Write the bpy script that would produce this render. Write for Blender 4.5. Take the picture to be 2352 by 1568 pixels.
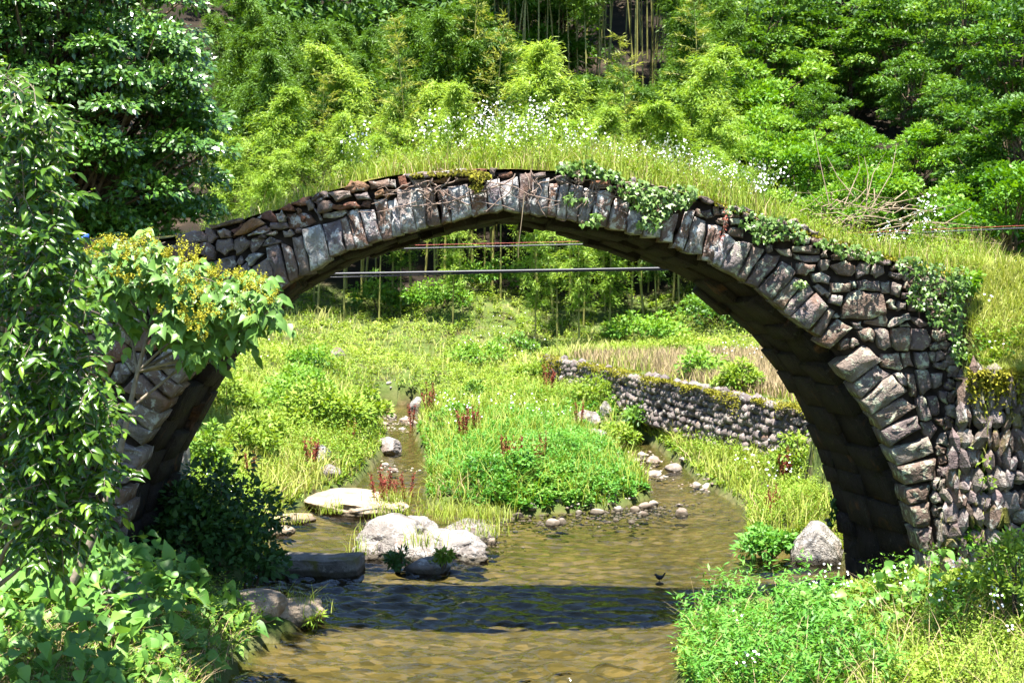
import bpy, math, random
import numpy as np
from mathutils import Vector, Matrix, noise as mnoise

for _o in list(bpy.data.objects):
    bpy.data.objects.remove(_o)
SC = bpy.context.scene
COL = SC.collection
R = math.radians
rng = np.random.default_rng(11)
random.seed(11)

# ------------------------------------------------------------------ camera, sky, sun, exposure
F, CX, HY, CH = 3267.0, 1176.0, 652.0, 3.26      # focal length / horizon in picture units, eye height
cam_d = bpy.data.cameras.new("camera")
cam = bpy.data.objects.new("camera", cam_d)
COL.objects.link(cam)
cam.location = (0, 0, CH)
cam.rotation_euler = (R(90), 0, 0)
cam_d.sensor_width = 36.0
cam_d.lens = 50.0
cam_d.shift_y = -(784 - HY) / 2352
cam_d.clip_end = 600
cam_d.dof.use_dof = True
cam_d.dof.focus_distance = 13.6
cam_d.dof.aperture_fstop = 6.3
SC.camera = cam

SUN_EL, SUN_AZ = 75.0, 186.0                      # azimuth clockwise from +Y (north): sun stands behind the camera
world = bpy.data.worlds.new("World")
SC.world = world
world.use_nodes = True
_n = world.node_tree.nodes
_bg = _n["Background"]
_sky = _n.new("ShaderNodeTexSky")
_sky.sky_type = 'NISHITA'
_sky.sun_disc = False
_sky.sun_elevation = R(SUN_EL)
_sky.sun_rotation = R(SUN_AZ)
world.node_tree.links.new(_sky.outputs[0], _bg.inputs[0])
_bg.inputs[1].default_value = 0.08
_sky.dust_density = 0.2
_sky.ozone_density = 4.0
_sky.air_density = 1.0
sun_d = bpy.data.lights.new("sun", 'SUN')
sun = bpy.data.objects.new("sun", sun_d)
COL.objects.link(sun)
sun_d.energy = 5.0
sun_d.angle = R(0.5)
sun_d.color = (1.0, 0.96, 0.88)
_sv = Vector((math.sin(R(SUN_AZ)) * math.cos(R(SUN_EL)), math.cos(R(SUN_AZ)) * math.cos(R(SUN_EL)), math.sin(R(SUN_EL))))
sun.rotation_euler = _sv.to_track_quat('Z', 'Y').to_euler()
sun.location = (0, 0, 40)
vs = SC.view_settings
vs.view_transform = 'Standard'
vs.look = 'None'
vs.exposure = 2.15
vs.gamma = 1.0
vs.use_curve_mapping = False
SC.cycles.use_adaptive_sampling = True
SC.cycles.adaptive_threshold = 0.02
SC.cycles.max_bounces = 5
SC.cycles.diffuse_bounces = 2
SC.cycles.glossy_bounces = 3
SC.cycles.transmission_bounces = 4
SC.cycles.transparent_max_bounces = 8
SC.cycles.caustics_reflective = False
SC.cycles.caustics_refractive = False

# ------------------------------------------------------------------ helpers
def at(px, py, Y):
    return np.array(((px - CX) * Y / F, Y, CH - (py - HY) * Y / F))

def link(o):
    COL.objects.link(o)
    return o

def mesh_np(name, V, faces, mat=None, tint=None, smooth=False):
    """faces: list of (m,k) integer arrays; tint: per-face floats (concatenated in the same order)"""
    me = bpy.data.meshes.new(name)
    V = np.asarray(V, np.float32)
    if isinstance(faces, np.ndarray):
        faces = [faces]
    faces = [np.asarray(f, np.int32) for f in faces if len(f)]
    me.vertices.add(len(V))
    me.vertices.foreach_set("co", V.ravel())
    idx = np.concatenate([f.ravel() for f in faces])
    tot = np.concatenate([np.full(len(f), f.shape[1], np.int32) for f in faces])
    start = np.concatenate([[0], np.cumsum(tot)[:-1]]).astype(np.int32)
    me.loops.add(len(idx))
    me.loops.foreach_set("vertex_index", idx)
    me.polygons.add(len(tot))
    me.polygons.foreach_set("loop_start", start)
    me.polygons.foreach_set("loop_total", tot)
    me.update(calc_edges=True)
    if smooth:
        me.polygons.foreach_set("use_smooth", np.ones(len(tot), bool))
    if tint is not None:
        a = me.attributes.new("tint", 'FLOAT', 'FACE')
        a.data.foreach_set("value", np.asarray(tint, np.float32))
    if mat is not None:
        me.materials.append(mat)
    return me

def obj(name, me, parent=None, loc=None):
    o = bpy.data.objects.new(name, me)
    link(o)
    if parent is not None:
        o.parent = parent
    if loc is not None:
        o.location = loc
    return o

def tag(o, label=None, cat=None, group=None, kind=None):
    if label: o["label"] = label
    if cat: o["category"] = cat
    if group: o["group"] = group
    if kind: o["kind"] = kind
    return o

def empty(name, loc, label, cat, group=None):
    o = obj(name, None, None, loc)
    return tag(o, label, cat, group)

class MB:
    """collects arrays of vertices and faces for ONE mesh"""
    def __init__(s):
        s.V, s.F, s.T, s.n = [], {}, {}, 0
    def add(s, V, Fc, tint=None):
        V = np.asarray(V, float).reshape(-1, 3)
        Fc = np.asarray(Fc, int)
        if len(Fc) == 0: return
        k = Fc.shape[1]
        s.F.setdefault(k, []).append(Fc + s.n)
        t = np.full(len(Fc), 0.5) if tint is None else np.broadcast_to(np.asarray(tint, float), (len(Fc),))
        s.T.setdefault(k, []).append(t)
        s.V.append(V); s.n += len(V)
    def mesh(s, name, mat, smooth=False):
        ks = sorted(s.F)
        return mesh_np(name, np.concatenate(s.V), [np.concatenate(s.F[k]) for k in ks], mat,
                       np.concatenate([np.concatenate(s.T[k]) for k in ks]), smooth)

def unit(a):
    return a / np.maximum(np.linalg.norm(a, axis=-1, keepdims=True), 1e-9)

def tube(mb, pts, radii, seg=6, tint=0.5):
    pts = np.asarray(pts, float); n = len(pts)
    radii = np.broadcast_to(np.asarray(radii, float), (n,))
    tang = unit(np.gradient(pts, axis=0))
    ref = np.array((0, 0, 1.0)) if abs(tang[0][2]) < 0.9 else np.array((1.0, 0, 0))
    a = unit(np.cross(tang, ref)); b = np.cross(tang, a)
    ang = np.linspace(0, 2 * np.pi, seg, endpoint=False)
    V = pts[:, None] + radii[:, None, None] * (np.cos(ang)[None, :, None] * a[:, None] + np.sin(ang)[None, :, None] * b[:, None])
    V = V.reshape(-1, 3)
    i = np.arange(n - 1)[:, None] * seg; j = np.arange(seg)[None]
    jn = (j + 1) % seg
    Q = np.stack([i + j, i + jn, i + seg + jn, i + seg + j], -1).reshape(-1, 4)
    mb.add(V, Q, tint)

def leaves(mb, P, D, N, L, W, tint, fold=0.15, wpos=0.42):
    """one diamond quad per leaf"""
    P = np.asarray(P, float); n = len(P)
    D = unit(D); S = unit(np.cross(D, N)); N2 = np.cross(S, D)
    L = np.broadcast_to(L, (n,))[:, None]; W = np.broadcast_to(W, (n,))[:, None]
    mid = P + D * L * wpos + N2 * W * fold
    V = np.stack([P, mid + S * W / 2, P + D * L, mid - S * W / 2], 1).reshape(-1, 3)
    mb.add(V, np.arange(n * 4).reshape(-1, 4), tint)

def proto_scatter(mb, PV, PF, P, D, N, S, tint):
    """copies of a leaf prototype (x = along, y = across, z = up) with direction D and normal N, scale S"""
    P = np.asarray(P, float); n = len(P)
    D = unit(D); Y = unit(np.cross(N, D)); Z = np.cross(D, Y)
    S = np.broadcast_to(S, (n,))[:, None, None]
    V = P[:, None] + S * (PV[None, :, 0:1] * D[:, None] + PV[None, :, 1:2] * Y[:, None] + PV[None, :, 2:3] * Z[:, None])
    for pf in PF:
        pf = np.asarray(pf)
        Fc = (np.arange(n)[:, None, None] * len(PV) + pf[None]).reshape(-1, pf.shape[1])
        t = np.repeat(np.broadcast_to(tint, (n,)), len(pf))
        k = pf.shape[1]
        mb.F.setdefault(k, []).append(Fc + mb.n)
        mb.T.setdefault(k, []).append(t)
    mb.V.append(V.reshape(-1, 3)); mb.n += n * len(PV)

def grass(mb, P, H, Wd, lean, tint, seg=2):
    """blades bent over in a random direction"""
    P = np.asarray(P, float); n = len(P)
    H = np.broadcast_to(H, (n,)); Wd = np.broadcast_to(Wd, (n,)); lean = np.broadcast_to(lean, (n,))
    a = rng.uniform(0, 2 * np.pi, n)
    dirv = np.stack([np.cos(a), np.sin(a), np.zeros(n)], 1)
    b = a + rng.uniform(0.6, 2.5, n)
    side = np.stack([np.cos(b), np.sin(b), np.zeros(n)], 1) * (Wd / 2)[:, None]
    up = np.array((0, 0, 1.0))
    rows = []
    for k in range(seg):
        t = k / seg
        c = P + up * (H * t * (1 - 0.25 * lean * t))[:, None] + dirv * (H * lean * t * t * 0.8)[:, None]
        w = 1 - 0.5 * t
        rows += [c - side * w, c + side * w]
    tip = P + up * (H * (1 - 0.3 * lean))[:, None] + dirv * (H * lean * 0.8)[:, None]
    V = np.stack(rows + [tip], 1)
    m = 2 * seg + 1
    base = np.arange(n)[:, None] * m
    Q = []
    for k in range(seg - 1):
        Q.append(base + np.array([2 * k, 2 * k + 1, 2 * k + 3, 2 * k + 2]))
    T = base + np.array([2 * seg - 2, 2 * seg - 1, 2 * seg])
    off = mb.n
    mb.V.append(V.reshape(-1, 3)); mb.n += n * m
    tint = np.broadcast_to(tint, (n,))
    for q in Q:
        mb.F.setdefault(4, []).append(q + off); mb.T.setdefault(4, []).append(tint)
    mb.F.setdefault(3, []).append(T + off); mb.T.setdefault(3, []).append(tint)

def weeds(mb, P, H, k, L, W, tint, up=0.25, spread=0.06, tdev=0.15, t0=0.15, top_small=0.5):
    """upright leafy stems: k leaves along each stem"""
    P = np.asarray(P, float); n = len(P)
    H = np.broadcast_to(H, (n,))
    lean = rng.normal(0, 0.18, (n, 2))
    t = t0 + (1 - t0) * rng.uniform(0, 1, (n, k)) ** 0.8
    a = rng.uniform(0, 2 * np.pi, (n, k))
    Q = np.empty((n, k, 3))
    Q[..., 0] = P[:, None, 0] + lean[:, None, 0] * H[:, None] * t + rng.normal(0, spread, (n, k)) * H[:, None]
    Q[..., 1] = P[:, None, 1] + lean[:, None, 1] * H[:, None] * t + rng.normal(0, spread, (n, k)) * H[:, None]
    Q[..., 2] = P[:, None, 2] + H[:, None] * t
    el = rng.normal(up, 0.4, (n, k))
    D = np.stack([np.cos(a) * np.cos(el), np.sin(a) * np.cos(el), np.sin(el)], -1)
    N = np.stack([-np.cos(a) * np.sin(el), -np.sin(a) * np.sin(el), np.cos(el)], -1) + rng.normal(0, 0.25, (n, k, 3))
    s = (1 - top_small * t) * rng.uniform(0.7, 1.25, (n, k))
    tt = np.clip(np.broadcast_to(tint, (n,))[:, None] + rng.normal(0, tdev, (n, k)) + (t - 0.5) * 0.25, 0, 1)
    leaves(mb, Q.reshape(-1, 3), D.reshape(-1, 3), N.reshape(-1, 3), (L * s).ravel(), (W * s).ravel(), tt.ravel())

def rand_unit(n):
    return unit(rng.normal(0, 1, (n, 3)))

# leaf prototypes (length 1 along x)
def leaf_proto(outline, curl=-0.12, cup=0.10):
    """outline: list of (x, halfwidth); returns verts + faces of a folded, curled blade"""
    V, T, Q = [], [], []
    xs = [o[0] for o in outline]
    n = len(outline)
    for x, w in outline: V.append((x, 0, curl * x * x))
    for x, w in outline: V.append((x, w, curl * x * x + cup * w))
    for x, w in outline: V.append((x, -w, curl * x * x + cup * w))
    for i in range(n - 1):
        Q.append((i, i + 1, n + i + 1, n + i)); Q.append((i, 2 * n + i, 2 * n + i + 1, i + 1))
    return np.array(V, float), [np.array(Q)]
ELLIP = leaf_proto([(0, .02), (.3, .19), (.62, .18), (.85, .09), (1, .005)], -0.25, .5)
HEART = leaf_proto([(0, .03), (.04, .22), (.14, .33), (.35, .34), (.58, .24), (.8, .10), (1, .005)], -0.28, .35)
IVY_V = np.array([(0, 0, 0), (-.12, .28, .02), (.22, .50, -.06), (.40, .24, .04), (1, 0, -.10), (.40, -.24, .04), (.22, -.50, -.06), (-.12, -.28, .02), (.35, 0, .08)], float)
IVY = (IVY_V, [np.array([(8, 0, 1), (8, 1, 2), (8, 2, 3), (8, 3, 4), (8, 4, 5), (8, 5, 6), (8, 6, 7), (8, 7, 0)])])

# ------------------------------------------------------------------ materials
def newmat(name):
    m = bpy.data.materials.new(name); m.use_nodes = True
    nt = m.node_tree
    return m, nt, nt.nodes, nt.links, nt.nodes["Principled BSDF"], nt.nodes["Material Output"]

def ramp(nd, stops):
    cr = nd.new("ShaderNodeValToRGB")
    e = cr.color_ramp.elements
    while len(e) > 1: e.remove(e[-1])
    e[0].position = stops[0][0]; e[0].color = (*stops[0][1], 1)
    for p, c in stops[1:]:
        x = e.new(p); x.color = (*c, 1)
    return cr

def leafmat(name, dark, mid, light, rough=0.45, transl=0.3, spec=0.4, objvar=0.25):
    m, nt, nd, lk, bs, out = newmat(name)
    at_ = nd.new("ShaderNodeAttribute"); at_.attribute_name = "tint"
    oi = nd.new("ShaderNodeObjectInfo")
    ma = nd.new("ShaderNodeMath"); ma.operation = 'MULTIPLY_ADD'
    lk.new(oi.outputs["Random"], ma.inputs[0]); ma.inputs[1].default_value = objvar
    su = nd.new("ShaderNodeMath"); su.operation = 'SUBTRACT'; su.inputs[1].default_value = objvar / 2
    lk.new(at_.outputs["Fac"], ma.inputs[2]); lk.new(ma.outputs[0], su.inputs[0])
    cr = ramp(nd, [(0.0, dark), (0.5, mid), (1.0, light)])
    lk.new(su.outputs[0], cr.inputs[0])
    lk.new(cr.outputs[0], bs.inputs["Base Color"])
    bs.inputs["Roughness"].default_value = rough
    bs.inputs["Specular IOR Level"].default_value = spec
    if transl > 0:
        tr = nd.new("ShaderNodeBsdfTranslucent")
        hs = nd.new("ShaderNodeHueSaturation"); hs.inputs["Hue"].default_value = 0.485; hs.inputs["Saturation"].default_value = 1.1; hs.inputs["Value"].default_value = 1.25
        lk.new(cr.outputs[0], hs.inputs["Color"]); lk.new(hs.outputs[0], tr.inputs[0])
        mx = nd.new("ShaderNodeMixShader"); mx.inputs[0].default_value = transl
        lk.new(bs.outputs[0], mx.inputs[1]); lk.new(tr.outputs[0], mx.inputs[2]); lk.new(mx.outputs[0], out.inputs[0])
    return m

def plain(name, col, rough=0.8, spec=0.3, var=0.0, scale=8.0, bump=0.0):
    m, nt, nd, lk, bs, out = newmat(name)
    bs.inputs["Roughness"].default_value = rough
    bs.inputs["Specular IOR Level"].default_value = spec
    if var > 0:
        g = nd.new("ShaderNodeNewGeometry")
        nz = nd.new("ShaderNodeTexNoise"); nz.inputs["Scale"].default_value = scale; nz.inputs["Detail"].default_value = 3
        lk.new(g.outputs["Position"], nz.inputs["Vector"])
        c = np.array(col)
        cr = ramp(nd, [(0.3, tuple(c * (1 - var))), (0.7, tuple(np.minimum(c * (1 + var), 1)))])
        lk.new(nz.outputs["Fac"], cr.inputs[0]); lk.new(cr.outputs[0], bs.inputs["Base Color"])
        if bump:
            b = nd.new("ShaderNodeBump"); b.inputs["Strength"].default_value = bump; b.inputs["Distance"].default_value = 0.02
            lk.new(nz.outputs["Fac"], b.inputs["Height"]); lk.new(b.outputs[0], bs.inputs["Normal"])
    else:
        bs.inputs["Base Color"].default_value = (*col, 1)
    return m

def stonemat(name, cols, lichen=0.5, lichen_col=(0.50, 0.51, 0.47), rust=0.3, moss=0.0, scale=1.0, bump=0.6, wet=False):
    """cols: base colours chosen per stone; pale lichen blotches, rust stains, fine relief"""
    m, nt, nd, lk, bs, out = newmat(name)
    g = nd.new("ShaderNodeNewGeometry"); oi = nd.new("ShaderNodeObjectInfo")
    att = nd.new("ShaderNodeAttribute"); att.attribute_name = "tint"
    sm = nd.new("ShaderNodeMath"); sm.operation = 'ADD'
    lk.new(oi.outputs["Random"], sm.inputs[0]); lk.new(att.outputs["Fac"], sm.inputs[1])
    fr = nd.new("ShaderNodeMath"); fr.operation = 'FRACT'; lk.new(sm.outputs[0], fr.inputs[0])
    mu = nd.new("ShaderNodeMath"); mu.operation = 'MULTIPLY'; mu.inputs[1].default_value = 37.0
    lk.new(fr.outputs[0], mu.inputs[0])
    va = nd.new("ShaderNodeVectorMath"); va.operation = 'ADD'
    lk.new(g.outputs["Position"], va.inputs[0]); lk.new(mu.outputs[0], va.inputs[1])
    vec = va.outputs[0]
    def noise(sc, det=3, rough=0.6, dist=0.0):
        n_ = nd.new("ShaderNodeTexNoise"); n_.inputs["Scale"].default_value = sc * scale; n_.inputs["Detail"].default_value = det
        n_.inputs["Roughness"].default_value = rough; n_.inputs["Distortion"].default_value = dist
        lk.new(vec, n_.inputs["Vector"]); return n_.outputs["Fac"]
    stops = [(i / len(cols), c) for i, c in enumerate(cols)]
    base = ramp(nd, stops); lk.new(fr.outputs[0], base.inputs[0])
    nA, nB, nC, nD = noise(4.0), noise(11.0, 4, 0.7), noise(2.6, 3, 0.6, 0.6), noise(45.0, 2, 0.7)
    def mix(a, b, fac):
        mx = nd.new("ShaderNodeMix"); mx.data_type = 'RGBA'
        lk.new(fac, mx.inputs[0])
        for s, v in ((6, a), (7, b)):
            if isinstance(v, tuple): mx.inputs[s].default_value = (*v, 1)
            else: lk.new(v, mx.inputs[s])
        return mx.outputs[2]
    def thr(src, lo, hi, amt=1.0):
        mr = nd.new("ShaderNodeMapRange"); mr.inputs[1].default_value = lo; mr.inputs[2].default_value = hi; mr.inputs[4].default_value = amt
        lk.new(src, mr.inputs[0]); return mr.outputs[0]
    hsv = nd.new("ShaderNodeHueSaturation")
    vr = nd.new("ShaderNodeMapRange"); vr.inputs[1].default_value = .3; vr.inputs[2].default_value = .7; vr.inputs[3].default_value = .55; vr.inputs[4].default_value = 1.4
    lk.new(nA, vr.inputs[0]); lk.new(vr.outputs[0], hsv.inputs["Value"]); lk.new(base.outputs[0], hsv.inputs["Color"])
    c = hsv.outputs[0]
    if rust: c = mix(c, (0.17, 0.075, 0.028), thr(nC, 0.62 - 0.18 * rust, 0.78, 0.85))
    if lichen: c = mix(c, lichen_col, thr(nB, 0.64 - 0.24 * lichen, 0.72 - 0.2 * lichen, 0.9))
    if moss: c = mix(c, (0.10, 0.10, 0.015), thr(nC, 0.60 - 0.25 * moss, 0.70 - 0.2 * moss, 0.95))
    c = mix(c, (0.03, 0.025, 0.025), thr(nD, 0.62, 0.75, 0.6))
    if wet:      # dark tide line just above the water level
        sx = nd.new("ShaderNodeSeparateXYZ"); lk.new(g.outputs["Position"], sx.inputs[0])
        wa = nd.new("ShaderNodeMath"); wa.operation = 'MULTIPLY_ADD'; wa.inputs[1].default_value = -0.09
        lk.new(nA, wa.inputs[0]); lk.new(sx.outputs["Z"], wa.inputs[2])
        mr = nd.new("ShaderNodeMapRange"); mr.inputs[1].default_value = -0.005; mr.inputs[2].default_value = 0.03; mr.inputs[3].default_value = 0.85; mr.inputs[4].default_value = 0.0
        lk.new(wa.outputs[0], mr.inputs[0])
        c = mix(c, (0.045, 0.036, 0.022), mr.outputs[0])
    lk.new(c, bs.inputs["Base Color"])
    bs.inputs["Roughness"].default_value = 0.9
    bs.inputs["Specular IOR Level"].default_value = 0.2
    if bump:
        ad = nd.new("ShaderNodeMath"); ad.operation = 'MULTIPLY_ADD'; ad.inputs[1].default_value = 2.0
        lk.new(nB, ad.inputs[0]); lk.new(nD, ad.inputs[2])
        bm = nd.new("ShaderNodeBump"); bm.inputs["Strength"].default_value = bump; bm.inputs["Distance"].default_value = 0.03
        lk.new(ad.outputs[0], bm.inputs["Height"]); lk.new(bm.outputs[0], bs.inputs["Normal"])
    return m

PURPLE = [(0.135, 0.098, 0.095), (0.175, 0.145, 0.138), (0.105, 0.076, 0.072), (0.20, 0.168, 0.145), (0.14, 0.096, 0.075)]
GREYS = [(0.21, 0.20, 0.21), (0.16, 0.13, 0.14), (0.22, 0.21, 0.195), (0.17, 0.12, 0.11), (0.15, 0.095, 0.075)]
RUSTY = [(0.14, 0.06, 0.038), (0.18, 0.10, 0.075), (0.12, 0.06, 0.05), (0.20, 0.115, 0.065)]
M = {}
M['vous_pale'] = stonemat('pale_lichened_stone', GREYS, 0.66, (0.49, 0.475, 0.455), 0.6)
M['stone'] = stonemat('purple_brown_stone', PURPLE, 0.38, (0.38, 0.37, 0.34), 0.35)
M['stone_rust'] = stonemat('rusty_stone', RUSTY, 0.2, (0.45, 0.43, 0.40), 0.9)
M['stone_right'] = stonemat('lichened_purple_stone', PURPLE, 0.46, (0.40, 0.41, 0.30), 0.2)
M['slate'] = stonemat('weathered_slate', PURPLE, 0.36, (0.36, 0.34, 0.30), 0.15, 0.15)
M['barrel'] = stonemat('soffit_stone', [(0.022, 0.016, 0.013), (0.017, 0.012, 0.011), (0.028, 0.02, 0.015)], 0.12, (0.07, 0.06, 0.05), 0.1, 0.0, 1.0, 1.0)  # near-black base colours: shade under the arch is put into the stone
M['core'] = plain('earth_and_rubble_core', (0.035, 0.027, 0.022), 1.0, 0.1, 0.5, 10, 0.6)
M['terrace'] = stonemat('terrace_stone', [(0.19, 0.155, 0.14), (0.14, 0.115, 0.11), (0.24, 0.20, 0.17), (0.11, 0.09, 0.085)], 0.4, (0.33, 0.31, 0.27), 0.15, 0.0, 1.0)
M['boulder'] = stonemat('pale_boulder', [(0.20, 0.18, 0.165), (0.24, 0.22, 0.20), (0.18, 0.155, 0.14)], 0.5, (0.35, 0.34, 0.325), 0.2, 0.0, 0.8, 1.0, True)
M['cobble'] = stonemat('river_cobble', [(0.28, 0.23, 0.18), (0.24, 0.20, 0.17), (0.31, 0.28, 0.24), (0.21, 0.16, 0.13)], 0.35, (0.38, 0.36, 0.32), 0.15, 0.0, 1.0, 0.3, True)
M['flatrock'] = stonemat('flat_tan_rock', [(0.30, 0.23, 0.16), (0.28, 0.22, 0.16)], 0.4, (0.36, 0.30, 0.23), 0.2, 0.0, 0.7, 0.6, True)
M['concrete'] = stonemat('stained_concrete', [(0.13, 0.12, 0.11), (0.15, 0.135, 0.12)], 0.35, (0.26, 0.24, 0.21), 0.3, 0.2, 0.8, 0.5, True)
M['bark'] = plain('brown_bark', (0.10, 0.07, 0.045), 0.9, 0.2, 0.5, 14, 0.6)
M['greybark'] = plain('grey_bark', (0.20, 0.16, 0.12), 0.9, 0.2, 0.4, 14, 0.5)
M['culm'] = plain('bamboo_culm', (0.20, 0.19, 0.05), 0.5, 0.4, 0.4, 1.5)
M['twig'] = plain('dry_twig', (0.27, 0.21, 0.14), 0.9, 0.2, 0.3, 9)
M['tendril'] = plain('vine_stem', (0.22, 0.16, 0.13), 0.9, 0.2, 0.3, 12)
M['cable'] = plain('black_cable_sheath', (0.02, 0.02, 0.028), 0.45, 0.4)
M['redwire'] = plain('red_wire', (0.30, 0.05, 0.03), 0.5)
M['petal'] = plain('white_petals', (0.80, 0.80, 0.80), 0.8, 0.2)
M['red'] = plain('red_cloth', (0.60, 0.02, 0.03), 0.8)
M['white'] = plain('white_cloth', (0.75, 0.76, 0.80), 0.8)
M['blue'] = plain('blue_sheet', (0.03, 0.10, 0.55), 0.6)
M['feather'] = plain('dark_plumage', (0.018, 0.018, 0.022), 0.6, 0.3)
# foliage: dark, mid, light
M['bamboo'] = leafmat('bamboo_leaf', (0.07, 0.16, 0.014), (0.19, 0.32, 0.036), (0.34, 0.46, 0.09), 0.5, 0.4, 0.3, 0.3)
M['bamboo_dark'] = leafmat('shaded_bamboo_leaf', (0.018, 0.055, 0.007), (0.055, 0.13, 0.013), (0.12, 0.22, 0.025), 0.5, 0.28, 0.3, 0.2)  # darker copy of the bamboo leaf, with grove shade put into its colours
M['bamboo_young'] = leafmat('young_bamboo_leaf', (0.12, 0.14, 0.03), (0.21, 0.25, 0.045), (0.30, 0.32, 0.07), 0.5, 0.35, 0.3, 0.2)
M['broad'] = leafmat('broadleaf_foliage', (0.03, 0.085, 0.010), (0.09, 0.20, 0.022), (0.19, 0.32, 0.045), 0.45, 0.3, 0.4, 0.55)
M['broad_light'] = leafmat('light_shrub_foliage', (0.045, 0.13, 0.012), (0.11, 0.25, 0.022), (0.20, 0.34, 0.045), 0.5, 0.3, 0.3, 0.45)
M['wood'] = leafmat('distant_foliage', (0.012, 0.035, 0.008), (0.04, 0.10, 0.014), (0.09, 0.19, 0.025), 0.55, 0.25, 0.3, 0.0)
M['camphor'] = leafmat('glossy_evergreen_leaf', (0.018, 0.055, 0.008), (0.06, 0.15, 0.018), (0.14, 0.26, 0.035), 0.28, 0.18, 0.7, 0.0)
M['glossy'] = leafmat('glossy_near_leaf', (0.014, 0.042, 0.005), (0.058, 0.13, 0.012), (0.17, 0.27, 0.03), 0.24, 0.25, 0.35, 0.0)
M['mallotus'] = leafmat('heart_leaf', (0.06, 0.14, 0.025), (0.12, 0.24, 0.045), (0.20, 0.33, 0.07), 0.42, 0.3, 0.4, 0.0)
M['yellow_spike'] = leafmat('yellow_flower_spike', (0.22, 0.23, 0.02), (0.36, 0.34, 0.03), (0.48, 0.44, 0.06), 0.8, 0.2, 0.2, 0.0)
M['kudzu'] = leafmat('broad_vine_leaf', (0.05, 0.13, 0.02), (0.11, 0.25, 0.04), (0.20, 0.35, 0.06), 0.45, 0.3, 0.4, 0.0)
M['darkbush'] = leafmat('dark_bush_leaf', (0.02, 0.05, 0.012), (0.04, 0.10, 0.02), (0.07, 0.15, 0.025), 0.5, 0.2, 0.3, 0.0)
M['ivy'] = leafmat('ivy_leaf', (0.035, 0.08, 0.010), (0.09, 0.17, 0.022), (0.22, 0.32, 0.11), 0.4, 0.2, 0.4, 0.2)
M['meadow'] = leafmat('meadow_leaf', (0.06, 0.14, 0.012), (0.155, 0.26, 0.022), (0.30, 0.38, 0.07), 0.55, 0.3, 0.25, 0.0)
M['grass'] = leafmat('grass_blade', (0.12, 0.21, 0.02), (0.26, 0.33, 0.04), (0.42, 0.40, 0.14), 0.55, 0.3, 0.25, 0.0)
M['drygrass'] = leafmat('dry_grass_blade', (0.25, 0.19, 0.09), (0.37, 0.28, 0.15), (0.48, 0.38, 0.23), 0.7, 0.2, 0.2, 0.0)
M['mugwort'] = leafmat('island_leaf', (0.035, 0.13, 0.015), (0.085, 0.25, 0.03), (0.19, 0.36, 0.07), 0.5, 0.3, 0.3, 0.0)
M['dock'] = leafmat('red_brown_seed', (0.12, 0.025, 0.018), (0.22, 0.05, 0.035), (0.30, 0.10, 0.06), 0.8, 0.15, 0.2, 0.0)
M['moss'] = leafmat('yellow_moss', (0.08, 0.075, 0.010), (0.19, 0.18, 0.018), (0.32, 0.32, 0.04), 0.9, 0.1, 0.1, 0.0)
M['fern'] = leafmat('fern_leaf', (0.12, 0.18, 0.02), (0.24, 0.30, 0.03), (0.34, 0.38, 0.06), 0.6, 0.3, 0.2, 0.0)
# ------------------------------------------------------------------ ground and water
WP = np.array([(-2.4, -6), (-2.38, 10.5), (-2.3, 12.6), (-2.05, 13.5), (-2.6, 14.3), (-2.9, 15.2), (-2.9, 16.2), (-3.2, 18.0), (-3.3, 19.5), (-2.95, 21.3),
               (-2.5, 22.2), (-2.4, 23.7), (-2.35, 26), (-2.5, 28.3), (-3.0, 30.5), (-3.4, 33), (-3.2, 34.5), (-2.3, 34.3), (-2.1, 33), (-1.95, 30.5),
               (-1.9, 28.3), (-1.55, 25.5), (-1.4, 23.7), (-1.3, 21.5), (-1.15, 20.5), (0.2, 20.0), (1.5, 20.5), (2.1, 21.4), (2.1, 22.8), (1.9, 24.5),
               (1.6, 26.5), (1.7, 28.0), (2.6, 27.5), (2.75, 26), (2.9, 24.3), (3.0, 22.6), (3.35, 20.6), (3.2, 19.3), (2.95, 17.9), (3.9, 17.3),
               (3.9, 15.6), (3.0, 14.8), (2.1, 14.5), (1.75, 13.5), (1.5, 12.5), (1.35, 11.5), (1.3, -6)])

def sd_water(X, Y):
    """signed distance to the water's outline: negative in the water"""
    P = np.stack([X, Y], -1)
    A = WP; B = np.roll(WP, -1, 0)
    d = np.full(X.shape, 1e9); inside = np.zeros(X.shape, bool)
    for a, b in zip(A, B):
        e = b - a; v = P - a
        t = np.clip((v @ e) / (e @ e), 0, 1)
        d = np.minimum(d, np.linalg.norm(v - t[..., None] * e, axis=-1))
        c = (a[1] > P[..., 1]) != (b[1] > P[..., 1])
        with np.errstate(divide='ignore', invalid='ignore'):
            xc = a[0] + (P[..., 1] - a[1]) * e[0] / (e[1] if e[1] else 1e-9)
        inside ^= c & (P[..., 0] < xc)
    return np.where(inside, -d, d)

def wl(Y):
    return np.interp(Y, [0, 19.8, 21.5, 24, 28, 34, 60], [0, 0, .05, .14, .25, .35, .35])

def sst(x, a, b):
    t = np.clip((x - a) / (b - a), 0, 1)
    return t * t * (3 - 2 * t)

def wav(X, Y, s, seed):
    r = np.random.default_rng(seed)
    z = np.zeros(np.shape(X))
    for i in range(6):
        a = r.uniform(0, 2 * np.pi); f = s * r.uniform(.6, 1.8); p = r.uniform(0, 6.3)
        z = z + np.sin((X * np.cos(a) + Y * np.sin(a)) * f + p)
    return z / 6

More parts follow.
